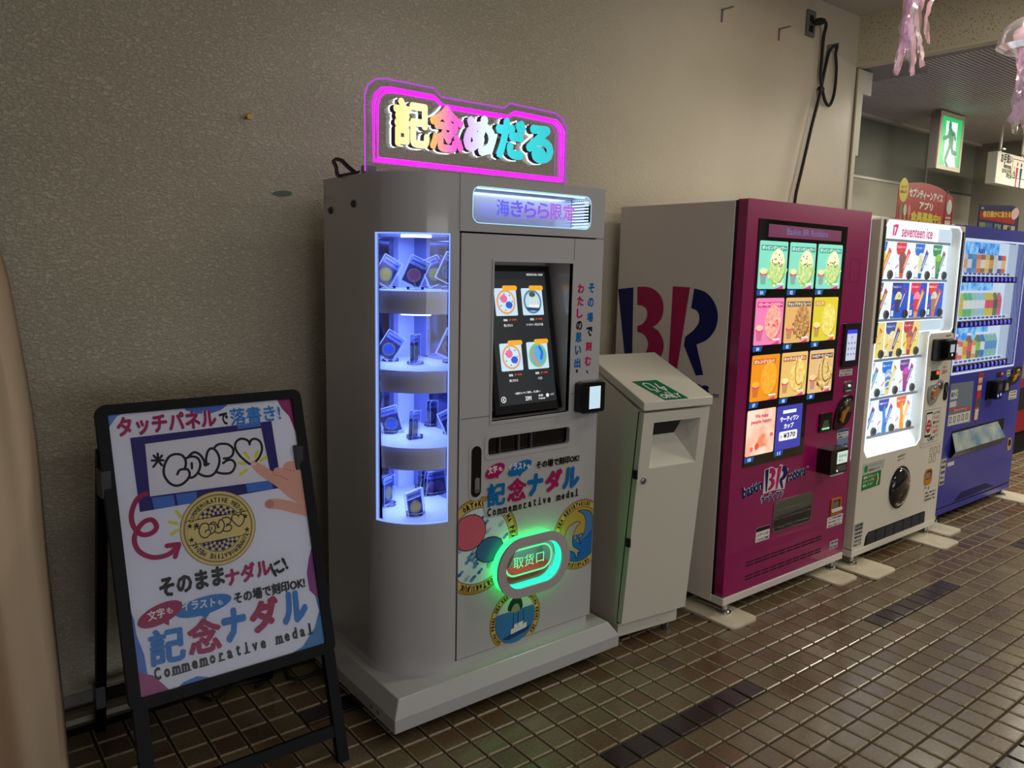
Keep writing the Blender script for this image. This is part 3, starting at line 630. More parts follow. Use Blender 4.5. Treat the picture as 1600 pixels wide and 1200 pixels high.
def spaced(F, st_, p0, p1, ht, mt, h, wide=.62):
    n = len(st_)
    for i, ch in enumerate(st_):
        if ch == ' ': continue
        c = tuple(p0[d]+(p1[d]-p0[d])*(i+.5)/n for d in (0, 1)); u = tuple((p1[d]-p0[d])/n for d in (0, 1)); k = wide*{'m': 1.35, 'l': .4, 'i': .4, 't': .75, 'r': .75, 'C': 1.1}.get(ch, 1)/2
        hh = ht*(1 if ch in 'Cdl' else .9 if ch == 't' else .95 if ch == 'i' else .7)
        m.text(F, ch, (c[0]-u[0]*k, c[1]-u[1]*k), (c[0]+u[0]*k, c[1]+u[1]*k), hh, mt, h, .04)
        if ch in 'lri': m.stroke(F, [(c[0]-u[0]*.3, c[1]-u[1]*.3+.02), (c[0]+u[0]*.3, c[1]+u[1]*.3+.02)], ht*.12, mt, h)
        if ch in 'mn': m.stroke(F, [(c[0]-u[0]*.52, c[1]-u[1]*.52+.015), (c[0]+u[0]*.52, c[1]+u[1]*.52+.015)], ht*.09, mt, h)
spaced(PP, 'Commemorative medal', pc(452, 948), pc(924, 806), .36, INK, -.07)
part('poster', m, t)
FL_ = glassy('poster_film', (1, 1, 1), .05, -.03)
n_, l_ = nt(FL_); g_ = [x for x in n_ if x.type == 'BSDF_GLOSSY'][0]; bp_ = n_.new('ShaderNodeBump'); ts_ = n_.new('ShaderNodeTexNoise'); gg = n_.new('ShaderNodeNewGeometry'); mp_ = n_.new('ShaderNodeMapping')
mp_.inputs['Scale'].default_value = (1, 1, 5); ts_.inputs['Scale'].default_value = 5; ts_.inputs['Detail'].default_value = 2; bp_.inputs['Strength'].default_value = .35; bp_.inputs['Distance'].default_value = .01
l_.new(gg.outputs['Position'], mp_.inputs[0]); l_.new(mp_.outputs[0], ts_.inputs['Vector']); l_.new(ts_.outputs[0], bp_.inputs['Height']); l_.new(bp_.outputs[0], g_.inputs['Normal'])
part('cover_sheet', MB().poly(PF, rect(-20.52, -14.94, 3.75, 11.84), FL_, -.02), t)

# ------------------------------------------------------------------ medal engraving kiosk
KY = 4.86; KF = FY(KY); KX0, KX1, KB, KT = -12.75, -3.9, 10.1, 18.7; CXc, CYc, KR = -10.65, 6.96, 2.1
k = thing('medal_kiosk', (-8.3, 7, 0), 'tall white medal engraving kiosk with pink neon sign and blue lit display window', 'kiosk')
def arcpt(r, a): return (CXc+r*math.cos(math.radians(a)), CYc+r*math.sin(math.radians(a)))
def foot(r=KR, n=16, x1=KX1, yb=KB):
    return [(CXc-r, yb)]+[arcpt(r, 180+90*i/n) for i in range(n+1)]+[(x1, CYc-r), (x1, yb)]
FG = FZ(0)
def arcwall(mb, a0, a1, z0, z1, r, th, mt, n=14):
    vs = []
    for i in range(n+1):
        a = a0+(a1-a0)*i/n
        for rr, z in ((r, z0), (r, z1), (r-th, z1), (r-th, z0)): vs.append((*arcpt(rr, a), z))
    fs = []
    for i in range(n):
        for j in range(4): fs.append((i*4+j, i*4+(j+1) % 4, i*4+4+(j+1) % 4, i*4+4+j))
    fs = [tuple(reversed(f)) for f in fs]+[(0, 1, 2, 3), (n*4+3, n*4+2, n*4+1, n*4)]
    mb.raw(vs, fs, mt)
# base with chamfered skirt on castors
bx0, bx1, by0, by1 = -13.34, -2.96, 4.01, 10.3; c = .33
vs = [(x, y, z) for z, q in ((.6, 0), (1.08, 0), (1.6, c)) for x, y in ((bx0+q, by0+q), (bx1-q, by0+q), (bx1-q, by1), (bx0+q, by1))]
fs = [(3, 2, 1, 0), (8, 9, 10, 11)]+[(r*4+i, r*4+(i+1) % 4, r*4+4+(i+1) % 4, r*4+4+i) for r in (0, 1) for i in range(4)]
part('base', MB().raw(vs, fs, WHT), k, .03)
for x, y in ((-12.5, 4.9), (-3.6, 4.9), (-12.5, 9.6), (-3.6, 9.6)):
    ca = part('caster', MB().lathe((x-.16, y, .3), [(.3, 0), (.3, .32)], RUB, 18, (1, 0, 0)), k)
    for q in (-.24, .18): part('caster_fork', MB().box(x+q, x+q+.06, y-.15, y+.2, .2, .6, CHR), ca, .02)
for y in (5.1, 5.55, 9.3): part('screw', MB().lathe((-13.34, y, .86), [(.07, 0), (.07, .03)], STEEL, 10, (-1, 0, 0)), k)
# shell
sh = MB(); WA0, WA1, WZ0, WZ1 = 194.0, 266.8, 7.1, 16.8; th = .12
sh.box(KX0, KX0+th, CYc, KB, 1.6, KT-.1, WHT); sh.box(KX1-th, KX1, KY+.3, KB, 1.6, KT-.1, WHT); sh.box(KX0+th, KX1-th, KB-th, KB, 1.6, KT-.1, WHT)
arcwall(sh, 180, 270, 1.6, WZ0, KR, th, WHT, 20); arcwall(sh, 180, 270, WZ1, KT-.1, KR, th, WHT, 20)
arcwall(sh, 180, WA0, WZ0, WZ1, KR, th, WHT, 4); arcwall(sh, WA1, 270, WZ0, WZ1, KR, th, WHT, 2)
sh.box(CXc, -10.43, KY, KY+.3, 1.6, KT-.1, WHT)
sh.box(-10.43, KX1-th, KY+.02, KY+.3, 1.6, 1.88, WHT)
part('shell', sh, k)
part('top_panel', MB().prism(FG, foot(), KT-.1, KT, WHT), k)
for y in (9.5, 7.75): part('bolt', MB().lathe((KX0, y, 17.6 if y > 9 else 17.75), [(.13, 0), (.13, .04), (.08, .09)], P((70, 68, 66), .4), 10, (-1, 0, 0)), k)
# header panel with infinity light box
hd = rrect(-9.97, -4.62, 17.18, 18.37, .28)
hp = part('header_panel', MB().prism(KF, rect(-10.44, KX1+.005, 16.9, KT+.006), -.3, .03, WHT, [hd]), k)
lb = MB(); lb.prism(KF, rrect(-9.98, -4.61, 17.17, 18.38, .29), -1.0, -.95, MIRW)
part('light_box_mirror', lb, hp)
lb = MB(); q = rrect(-9.97, -4.62, 17.18, 18.37, .28, 6); n = len(q)
lb.raw([KF.w(*p, -.95) for p in q]+[KF.w(*p, .05) for p in q], [(n+i, n+(i+1) % n, (i+1) % n, i) for i in range(n)], MIRR); part('light_box_wall', lb, hp)
dots = MB(); LED = E((205, 240, 250), 1.6)
for i in range(58): dots.box(-9.7+i*.084, -9.65+i*.084, KY+.05, KY+.1, 18.30, 18.35, LED)
for i in range(10):
    for j in range(9): dots.box(-4.70, -4.66, KY+.04+j*.1, KY+.09+j*.1, 17.27+i*.11, 17.32+i*.11, LED)
d_ = part('led_dots', dots, hp); d_['kind'] = 'stuff'
part('edge_glow', MB().stroke(KF, rrect(-9.96, -4.63, 17.19, 18.36, .27), .03, E((170, 225, 240), 1.1), .055, True), hp)
m = MB(); ext_side[0] = None
for i, (c_, al) in enumerate(((1, 1),)):
    cols = [(96, 96, 240), (110, 90, 235), (120, 90, 235), (140, 90, 230), (170, 90, 225), (200, 90, 220), (215, 95, 215)]
    for j, ch in enumerate('海きらら限定'):
        for dh, s_ in ((-.4, 1.0),):
            a0 = -8.55+j*.61-(-.3-dh)*1.0; m.text(KF, ch, (a0, 17.5), (a0+.56, 17.5), .56, E(cols[j], 1.0), dh, .02)
part('light_box_lettering', m, hp)
area('header_box_lamp', (-7.3, KY+.5, 18.3), 5, .5, .55, (.75, .86, 1.0))
part('light_box_glass', MB().poly(KF, rrect(-9.97, -4.62, 17.18, 18.37, .28), ACRY, .03), hp)
# door with recess, slot, handle, delivery port
rec = rect(-9.02, -5.41, 10.42, 15.94); slot = rrect(-9.15, -5.32, 9.2, 9.83, .12); hnd = rrect(-9.86, -9.44, 7.8, 9.62, .2)
PC = (-7.22, 4.92); port = rrect(PC[0]-1.35, PC[0]+1.35, PC[1]-.82, PC[1]+.82, .8, 10)
dr = part('door', MB().prism(KF, rect(-10.37, KX1+.02, 1.92, 16.84), -.14, .02, WHT, [rec, slot, hnd, port]), k, .015)
part('door_cavity', MB().box(-10.40, -9.2, KY+.16, KY+.3, 1.7, 16.9, DARK).box(-9.2, KX1-.12, KY+1.0, KY+1.1, 1.7, 10.3, DARK), k)
part('recess_rim', MB().prism(KF, rect(-9.1, -5.33, 10.3, 16.03), .015, .045, WHT, [rec]), dr, .01)
for q in ((-5.36, -5.35, 10.3, 16.84), (-5.35, KX1, 11.07, 11.09), (-10.3, -9.1, 10.62, 10.64)): part('seam', MB().box(q[0], q[1], KY-.03, KY, q[2], q[3], P((100, 100, 102))), dr)
rc_ = MB(); x0, x1, z0, z1 = -9.02, -5.41, 10.42, 15.94; d0, d1 = .02, 1.6
rc_.box(x0-.05, x0, KY-.02, KY+1.6, z0, z1, WHT).box(x1, x1+.05, KY-.02, KY+1.6, z0, z1, WHT).box(x0, x1, KY-.02, KY+1.6, z1, z1+.05, WHT).box(x0, x1, KY-.02, KY+.5, z0-.05, z0, WHT).box(x0, x1, KY+1.55, KY+1.6, z0, z1, WHT)
part('screen_recess', rc_, dr)
sv = Vector((0, 1.03, 5.27)); SF = Fc((0, 5.09, 10.55), (1, 0, 0), sv); SL = sv.length
sc_ = part('touch_screen', MB().prism(SF, rect(-8.62, -5.5, 0, SL), -.15, 0, GLOSSB), dr, .01)
m = MB(); m.poly(SF, rect(-8.42, -5.74, .3, SL-.22), E((36, 40, 42), 1.0), .006)
s1 = lambda x, y: SF.px(760+x/8.571, 400+y/8.571); s2 = lambda x, y: SF.px(760+x/8, 500+y/8)
CARD = E((196, 222, 244), 1.0); OR = E((240, 170, 40), 1.0)
PI_ = math.pi
for f, tl, br, kind in ((s1, (115, 430), (420, 805), 0), (s1, (462, 430), (762, 798), 1), (s2, (165, 295), (455, 645), 0), (s2, (495, 275), (775, 615), 2)):
    a0, b1 = f(*tl); a1, b0 = f(*br); a0 = (-8.2, -6.96)[tl[0] > 300]; a1 = a0+1.0; b1 = (4.53, 2.53)[f is s2]; b0 = b1-1.0; m.poly(SF, rrect(a0, a1, b0, b1, .05), CARD, .012); m.poly(SF, rrect(a1-.62, a1+.06, b1-.08, b1+.1, .08), OR, .018)
    cx, cy = (a0+a1)/2, (b0+b1)/2; m.poly(SF, ell(cx, cy, .43, .45), E(((226, 160, 100), (90, 130, 150), (130, 190, 110))[kind], 1), .016); m.poly(SF, ell(cx, cy, .35, .37), E(((200, 228, 244), (190, 214, 226), (90, 170, 225))[kind], 1), .02)
    if kind == 0:
        m.poly(SF, ell(cx-.1, cy+.12, .16, .15), E((232, 110, 150), 1), .024); m.poly(SF, ell(cx+.12, cy-.11, .16, .13), E((50, 90, 200), 1), .025)
        for q in range(14): a = q*.9; m.poly(SF, ell(cx+.28*math.cos(a), cy+.3*math.sin(a), .03, n=6), E((70, 120, 200), 1), .026)
    elif kind == 1:
        m.poly(SF, [(cx-.35, cy-.2), (cx+.35, cy-.25), (cx+.25, cy-.35), (cx-.25, cy-.33)], E((40, 70, 120), 1), .024); m.poly(SF, ell(cx, cy+.27, .15, .1), E((60, 90, 70), 1), .024)
        for q in (-.1, .05, .18): m.stroke(SF, [(cx+q, cy-.2), (cx+q, cy+.12)], .03, E((230, 226, 190), 1), .025)
        m.poly(SF, rect(cx-.2, cx+.3, cy-.2, cy-.12), E((240, 238, 220), 1), .026)
    else:
        m.stroke(SF, smooth([(cx-.2, cy+.2), (cx-.24, cy), (cx-.12, cy-.2), (cx+.02, cy-.34)], 4), .12, E((190, 150, 110), 1), .024); m.stroke(SF, smooth([(cx+.1, cy+.3), (cx+.2, cy+.1), (cx+.14, cy-.12)], 4), .12, E((40, 110, 200), 1), .024)
    W_ = E((235, 235, 235), 1); m.text(SF, '価格:', (cx-.2, b0-.2), (cx+.0, b0-.2), .09, W_, .012); m.text(SF, 'JP 1000', (cx+.06, b0-.2), (cx+.4, b0-.2), .08, E((235, 80, 50), 1), .012)
    m.text(SF, ('海ときらら', 'パールクイーン号と九十九島', 'イルカ')[kind], (cx-(.2, .4, .1)[kind], b0-.4), (cx+(.2, .4, .1)[kind], b0-.4), .1, W_, .012)
m.text(SF, '2025/01/26 10:00', (-6.64, 5.0), (-5.85, 5.0), .075, W_, .012)
m.text(SF, '〜画面をタッチして選択し、次に進む〜', (-7.72, .66), (-6.5, .66), .08, W_, .012); m.text(SF, '3391', (-7.24, .4), (-6.96, .4), .16, W_, .012, .03)
m.text(SF, '言語', (-6.62, .5), (-6.4, .5), .08, W_, .012); m.text(SF, 'Language', (-6.62, .39), (-6.3, .39), .08, W_, .012); m.text(SF, 'ヘルプ', (-6.06, .5), (-5.86, .5), .08, W_, .012)
m.poly(SF, ell(-6.18, .52, .07), W_, .012); m.stroke(SF, ell(-8.24, .52, .1), .025, W_, .012, True); m.stroke(SF, [(-8.21, .57), (-8.27, .52), (-8.21, .47)], .03, W_, .012)
part('screen_image', m, sc_)
part('slot_window', MB().prism(KF, slot, -.3, -.2, GLOSSB), dr)
part('slot_rim', MB().prism(KF, rrect(-9.3, -5.17, 9.05, 9.98, .2), .015, .04, WHT, [slot]), dr, .01)
for a, b in ((-8.55, -8.5), (-7.7, -7.62), (-7.1, -7.04)): part('louvre', MB().box(a, b, KY+.1, KY+.2, 9.2, 9.83, P((80, 80, 82))), dr)
hd_ = part('handle', MB().prism(KF, rrect(-9.85, -9.45, 7.81, 9.61, .19), -.1, .06, BLK), dr, .02)
part('keyhole_plate', MB().prism(KF, rrect(-9.73, -9.53, 7.95, 8.5, .09), .06, .09, P((120, 120, 124), .3)).lathe(KF.w(-9.63, 8.05, .09), [(.06, 0), (.06, .03)], CHR, 10, (0, -1, 0)), hd_)
part('handle_rim', MB().prism(KF, rrect(-9.97, -9.33, 7.67, 9.76, .31), .015, .035, WHT, [hnd]), hd_, .01)
KP = FY(KY, .021)
# printed graphics on the door
kk = lambda x, y: KF.px(700+x/6.957, 650+y/6.957)
m = MB(); KBL = P((10, 106, 178), .3)
bubble(KP, kk, (505, 592), (.44, .235), .33, (775, 560), (.56, .22), .30, 0, .30,
       [('文字', (428, 635), (528, 605), .26), ('も', (540, 598), (582, 590), .16)], [('イラスト', (642, 592), (840, 568), .25), ('も', (848, 566), (882, 562), .16)])
m.text(KP, 'その場で刻印OK!', kk(950, 575), kk(1415, 490), .3, INK, .30, .04)
big(KP, kk, (('記', (412, 993), (612, 957), 1), ('念', (632, 938), (835, 905), 0), ('ナ', (848, 880), (1020, 850), 1), ('ダ', (1043, 832), (1225, 800), 0), ('ル', (1232, 798), (1412, 770), 1)), .86, .30, KBL, MG)
spaced(KP, 'Commemorative medal', kk(408, 1097), kk(1412, 862), .31, INK, .30)
part('door_lettering', m, dr); m = MB()
kv = lambda x, y: KF.px(860+x/5, 420+y/5)
for st_, cx, ys, cols in (('その場で刻む、', (318, 290), (150, 262, 378, 490, 605, 720, 805), 'bbbkmmk'), ('わたしの思い出。', (236, 208), (155, 252, 348, 443, 535, 635, 735, 798), 'mmmkbbbk')):
    for i, ch in enumerate(st_):
        x = cx[0]+(cx[1]-cx[0])*i/(len(st_)-2); a, b = kv(x, ys[i]); s_ = .16 if ch not in '、。' else .06
        m.text(KP, ch, (a-s_, b-s_*1.15), (a+s_, b-s_*1.15), s_*2.3, {'b': KBL, 'm': P((190, 24, 92), .3), 'k': INK}[cols[i]], .03, .05)
part('side_lettering', m, dr); m = MB()
def clipc(cx, cy, r, n=60, x0=-10.36, x1=-3.9, z0=1.93): return [(min(max(x, x0), x1), max(y, z0)) for x, y in ell(cx, cy, r, n=n)]
def seal(cx, cy, r, fill, a0):
    m.poly(KP, clipc(cx, cy, r), P((84, 66, 30), .3), .022); m.poly(KP, clipc(cx, cy, r*.985), P((188, 150, 70), .25), .024); m.poly(KP, clipc(cx, cy, r*.955), P((84, 66, 30), .3), .026); m.poly(KP, clipc(cx, cy, r*.945), P((208, 180, 100), .25), .028)
    m.poly(KP, clipc(cx, cy, r*.79), P((60, 50, 40), .3), .030); m.poly(KP, clipc(cx, cy, r*.775), fill, .032)
    m.arctext(KP, '★KUJUKUSHIMA PEARL SEA RESORT'*2, cx, cy, r*.81, a0, a0-360, r*.125, INK, .034, bold=.05, lim=(-10.3, -4.0, 2.0))
sx1, sz1, sr1 = -9.5, 5.98, 1.78
seal(sx1, sz1, sr1, P((206, 226, 234), .3), 98)
rnd = random.Random(3)
for i in range(46):
    a = rnd.uniform(0, 6.28); q = sr1*.72*math.sqrt(rnd.random()); x, z = sx1+q*math.cos(a), sz1+q*math.sin(a)
    if x < -10.3: continue
    m.poly(KP, ell(x, z, .09, .07, 10, .6), P(((90, 140, 190), (150, 186, 200), (60, 100, 160))[i % 3], .3), .034+i*.0001); m.poly(KP, ell(x+.1, z+.08, .07, .06, 8), P(((60, 110, 170), (170, 196, 204), (90, 140, 190))[i % 3], .3), .034+i*.0001)
m.poly(KP, [(max(x, -10.36), z) for x, z in ell(-9.9, 6.55, .72, .66)], P((60, 30, 36), .3), .040); m.poly(KP, [(max(x, -10.36), z) for x, z in ell(-9.9, 6.55, .69, .63)], P((206, 96, 116), .3), .041)
m.poly(KP, ell(-9.0, 5.75, .62, .48), P((20, 24, 40), .3), .042); m.poly(KP, ell(-9.0, 5.75, .59, .45), P((60, 100, 150), .3), .043)
m.poly(KP, [kk(*p) for p in ((375, 930), (385, 1040), (410, 1105), (545, 1085), (640, 1060), (700, 1010), (700, 900))], WHT, .036)
part('medal_print', m, dr, label='printed medal with a pink and a blue round shape'); m = MB()
sx2, sz2, sr2 = -4.57, 5.42, 1.42
seal(sx2, sz2, sr2, P((30, 110, 190), .3), 97)
m.poly(KP, [p for p in [(min(x, -3.9), max(z, 5.45)) for x, z in ell(sx2, sz2, sr2*.775, n=60)]], P((190, 160, 70), .3), .033)
for i in range(5):
    for j in range(5):
        if (i+j) % 2: m.poly(KP, [(sx2-.25+i*.14, 5.2+j*.14-.07), (sx2-.18+i*.14, 5.2+j*.14), (sx2-.25+i*.14, 5.2+j*.14+.07), (sx2-.32+i*.14, 5.2+j*.14)], P((190, 150, 80), .3), .0345)
def dolphin(pts, c, hh):
    q = smooth([KF.px(740+x/5.455, 800+y/5.455) for x, y in pts], 3, True); m.poly(KP, [(min(x, -3.91), z) for x, z in q], c, hh); m.stroke(KP, [(min(x, -3.91), z) for x, z in q], .025, INK, hh+.001, True)
dolphin([(905, 85), (865, 82), (825, 110), (790, 150), (775, 200), (775, 260), (800, 320), (855, 345), (870, 395), (885, 340), (905, 345), (890, 320), (845, 290), (838, 230), (850, 180), (870, 130)], P((170, 160, 150), .3), .036)
dolphin([(885, -10), (930, -20), (985, -10), (1010, 40), (1010, 130), (975, 190), (925, 235), (900, 275), (905, 240), (885, 235), (925, 200), (945, 140), (950, 60), (925, 10)], P((70, 130, 190), .3), .036)
part('medal_print', m, dr, label='printed medal with two dolphins'); m = MB()
sx3, sz3, sr3 = -7.74, 2.76, 1.2
seal(sx3, sz3, sr3, P((70, 130, 186), .3), 92)
m.poly(KP, [(x, max(z, 3.1)) for x, z in ell(sx3, sz3, sr3*.775, n=50)], P((206, 212, 206), .3), .033); m.poly(KP, [(x, min(z, 3.12)) for x, z in ell(sx3, sz3, sr3*.775, n=50) if 1], P((60, 124, 184), .3), .034)
m.poly(KP, smooth([(sx3-.35, 3.15), (sx3-.3, 3.45), (sx3-.1, 3.62), (sx3+.15, 3.6), (sx3+.3, 3.4), (sx3+.28, 3.1)], 3, True), P((40, 60, 48), .3), .036)
m.poly(KP, smooth([(sx3-.2, 3.05), (sx3-.12, 3.3), (sx3+.1, 3.35), (sx3+.2, 3.05)], 3, True), P((150, 150, 130), .3), .037)
bx = sx3; m.poly(KP, [(bx-.6, 2.1), (bx-.35, 2.2), (bx+.75, 2.35), (bx+.6, 2.15), (bx-.3, 2.0)], P((40, 70, 120), .3), .037); m.poly(KP, [(bx-.2, 2.2), (bx+.55, 2.3), (bx+.55, 2.5), (bx-.2, 2.4)], P((230, 232, 232), .3), .038); m.poly(KP, [(bx-.05, 2.42), (bx+.4, 2.48), (bx+.4, 2.6), (bx-.05, 2.55)], P((240, 240, 240), .3), .039)
for q in (-.1, .12, .38): m.stroke(KP, [(bx+q, 2.45), (bx+q, 3.05)], .025, INK, .038)
part('medal_print', m, dr, label='printed medal with a sailing ship')
# delivery port: bezel standing off the door, green light behind it
GLOWG = E((40, 255, 110), 2.6); big_ = rrect(PC[0]-1.72, PC[0]+1.72, PC[1]-1.14, PC[1]+1.14, 1.12, 12); inn = rrect(PC[0]-1.36, PC[0]+1.36, PC[1]-.80, PC[1]+.80, .79, 12); mid = rrect(PC[0]-1.66, PC[0]+1.66, PC[1]-1.08, PC[1]+1.08, 1.06, 12)
dp = part('delivery_port', MB().prism(KF, big_, .40, .48, P((176, 170, 172), .4), [inn]), dr, .01)
part('port_glow', MB().prism(KF, mid, .03, .40, GLOWG, [rrect(PC[0]-1.5, PC[0]+1.5, PC[1]-.93, PC[1]+.93, .92, 12)]), dp, label='glowing green light ring')
q = inn; n = len(q); part('port_inner_glow', MB().raw([KF.w(*p, -.05) for p in q]+[KF.w(*p, .40) for p in q], [(n+i, n+(i+1) % n, (i+1) % n, i) for i in range(n)], E((40, 235, 190), 1.3)), dp, label='cyan green glowing inner rim')
part('port_flap', MB().poly(KF, inn, glassy('green_acrylic', (.72, .96, .86), .05, .05), .1), dp)
m = MB().stroke(KF, rrect(PC[0]-1.1, PC[0]+1.1, PC[1]-.42, PC[1]+.55, .46, 10), .07, E((90, 240, 150), 1.1), .11, True)
m.text(KF, '取货口', (PC[0]-.74, PC[1]-.16), (PC[0]+.74, PC[1]-.16), .46, E((120, 240, 160), 1.1), .11, .01); part('port_lettering', m, dp)
PG = P((150, 168, 170), .5)
part('port_tray', MB().box(PC[0]-1.5, PC[0]+1.5, KY+.1, KY+.88, 4.1, 4.42, mat('red_felt', (210, 64, 52), .9)), dp, label='red felt mat')
part('port_box', MB().box(PC[0]-1.55, PC[0]+1.55, KY+.86, KY+.9, 3.9, 6.0, PG).box(PC[0]-1.55, PC[0]-1.5, KY+.1, KY+.9, 3.9, 6.0, PG).box(PC[0]+1.5, PC[0]+1.55, KY+.1, KY+.9, 3.9, 6.0, PG).box(PC[0]-1.55, PC[0]+1.55, KY+.1, KY+.9, 5.95, 6.0, PG).box(PC[0]-1.55, PC[0]+1.55, KY+.1, KY+.9, 3.9, 4.1, PG), dp)
area('port_fill', (PC[0], KY+.5, 5.9), 2.2, .4, .25, (.6, 1.0, .8))  # added light, brightens the inside of the port
# payment terminal on the right edge
pt = part('card_terminal', MB().prism(KF, rrect(-5.12, -3.9, 10.36, 11.5, .1), .02, .42, BLK), k, .04)
part('terminal_display', MB().poly(KF, rect(-4.72, -4.14, 10.5, 11.36), E((196, 222, 236), .95), .43), pt)
part('terminal_bracket', MB().box(-4.95, -4.0, KY-.35, KY, 11.52, 11.56, GLASS).box(-4.8, -4.1, KY-.3, KY, 10.28, 10.34, GLASS), pt)
# display chamber
ch = part('display_chamber', MB().box(-12.6, -9.3, 9.85, 9.95, 7, 16.85, MIRR).box(-9.35, -9.25, 5.15, 9.9, 7, 16.85, MIRR).box(-12.62, -12.55, 6.9, 9.9, 7, 16.85, MIRR), k)
part('corner_post', MB().box(-10.05, -9.35, 9.5, 9.85, 7, 16.85, mat('post_white', (210, 212, 225), .4)), ch)
def slab(z0, z1, mt, r=KR-.16):
    pts = [(CXc-r, 9.8)]+[arcpt(r, 180+90*i/16) for i in range(17)]+[(-9.35, CYc-r), (-9.35, 9.8)]; return MB().prism(FG, pts, z0, z1, mt)
SHW = mat('shelf_white', (216, 216, 224), .4)
part('chamber_floor', slab(6.95, 7.1, SHW), ch); part('chamber_ceiling', slab(16.78, 16.9, SHW), ch)
for z0, z1 in ((14.18, 14.92), (11.56, 12.3), (8.94, 9.7)): part('shelf', slab(z0, z1, SHW), ch, .015)
gl = MB(); arcwall(gl, WA0-.5, WA1+.5, WZ0, WZ1, KR-.05, .02, GLASS, 18); part('curved_window', gl, ch)
EDGE = E((130, 160, 255), 1.4)
ed = MB()
for a in (WA0+.3, WA1-.3): ed.tube([(*arcpt(KR-.06, a), WZ0), (*arcpt(KR-.06, a), WZ1)], .025, EDGE, 6)
for z in (WZ0+.02, WZ1-.02): ed.tube([(*arcpt(KR-.06, WA0+(WA1-WA0)*i/20), z) for i in range(21)], .02, EDGE, 6)
part('window_edge_light', ed, ch)
for z in (16.72, 14.12, 11.5, 8.88):
    part('led_strip', MB().tube([(*arcpt(1.0, 200+60*i/12), z) for i in range(13)], .05, E((150, 175, 255), 5), 6), ch)
    l = area('display_lamp', (-11.0, 7.3, z-.06), 2.4, 2.6, 2.3, (.17, .27, 1.0))
# acrylic medal displays on the shelves, some standing in for mirror images
EDG = E((150, 175, 255), .95)
cards = [((605, 424), 8.0, 30, 10, 14.92, 0), ((649, 425), 6.9, 24, -5, 14.92, 1), ((677, 424), 7.9, -24, 5, 14.92, 0), ((703, 420), 6.7, 25, 5, 14.92, 2),
 ((610, 541), 8.2, 32, 0, 12.3, 2), ((649, 545), 7.0, 0, 66, 12.3, 0), ((676, 533), 8.6, 0, 62, 12.3, 2), ((704, 538), 6.8, 25, 5, 12.3, 1),
 ((610, 657), 8.0, -16, -5, 9.7, 2), ((648, 664), 6.8, 6, 62, 9.7, 0), ((675, 645), 8.3, 0, 62, 9.7, 2), ((705, 660), 6.7, -24, 5, 9.7, 1),
 ((606, 765), 7.7, 0, 55, 7.1, 0), ((648, 787), 6.2, -8, 30, 7.1, 0), ((673, 757), 8.0, 8, 48, 7.1, 1), ((660, 752), 8.9, 10, 62, 7.1, 2)]
lev = {14.92: 'top', 12.3: 'second', 9.7: 'third', 7.1: 'bottom'}; colr = {0: ('yellow', (236, 226, 90)), 1: ('pink', (216, 130, 180)), 2: ('blue', (60, 140, 235))}
posn = ['leftmost', 'left of centre', 'right of centre', 'rightmost']
for i, (px_, Y, roll, yaw, zs, cc) in enumerate(cards):
    c = onY(*px_, Y); z0 = zs+.005
    t = thing('medal_display', (c.x, c.y, z0), 'acrylic stand with %s medal, %s on the %s shelf in kiosk window' % (colr[cc][0], posn[i % 4] if i < 12 else ('leftmost', 'front centre', 'rear right', 'far rear')[i-12], lev[zs]), 'display stand', 'medal stands in the kiosk window')
    part('stand', MB().lathe((c.x, c.y, z0), [(.3, 0), (.3, .1)], ACRY, 20).lathe((c.x, c.y, z0), [(.31, .1), (.3, .105)], EDG, 20, cap=False).lathe((c.x, c.y, z0+.1), [(.06, 0), (.06, max(.05, c.z-.45-z0))], ACRY, 8), t)
    F_ = Fc(c, Matrix.Rotation(math.radians(yaw-25), 3, 'Z') @ Vector((math.cos(math.radians(-roll)), 0, math.sin(math.radians(-roll)))), Matrix.Rotation(math.radians(yaw-25), 3, 'Z') @ Vector((-math.sin(math.radians(-roll)), 0, math.cos(math.radians(-roll)))))
    part('case', MB().prism(F_, rect(-.36, .36, -.5, .5), -.07, .07, ACRY), t)
    m = MB().stroke(F_, rect(-.36, .36, -.5, .5), .025, EDG, .072, True).stroke(F_, rect(-.36, .36, -.5, .5), .02, EDG, -.072, True)
    m.poly(F_, rect(-.31, .31, -.44, .2), P((70, 80, 140), .4), .0).poly(F_, rect(-.31, .31, .22, .44), P((170, 190, 235), .4), .0); m.stroke(F_, [(-.24, .33), (.24, .33)], .05, P((80, 100, 180)), .01)
    part('card', m, t)
    part('medal', MB().prism(F_, ell(0, -.12, .24, n=20), .0, .04, P((200, 200, 150), .3)).poly(F_, ell(0, -.12, .19, n=18), P(colr[cc][1], .3), .045), t)
# neon sign on top
NS = FY(6.5)
out = [(-12.98, 18.7), (-12.98, 21.0), (-12.86, 21.35), (-12.6, 21.55), (-12.25, 21.62), (-10.4, 21.6), (-10.1, 21.36), (-7.45, 21.36), (-7.2, 21.56), (-5.0, 21.5), (-4.65, 21.35), (-4.45, 21.05), (-4.42, 18.7)]
sg = part('neon_sign', MB().prism(NS, out, -.04, .04, ACRY), k, label='clear acrylic sign board with glowing pink outline')
MGL = E((250, 30, 250), 1.6); part('edge_line', MB().tube([NS.w(*p) for p in out], .03, E((190, 70, 220), 1.0), 6), sg)
ins = [(-12.72, 19.05), (-12.72, 20.8), (-12.62, 21.1), (-12.42, 21.28), (-12.1, 21.33), (-10.5, 21.32), (-10.15, 21.08), (-7.3, 21.08), (-7.05, 21.27), (-5.1, 21.22), (-4.85, 21.08), (-4.7, 20.85), (-4.68, 19.05)]
part('neon_tube', MB().tube([NS.w(a, b, .1) for a, b in ins], .055, MGL, 8, True), sg, label='glowing magenta neon tube')
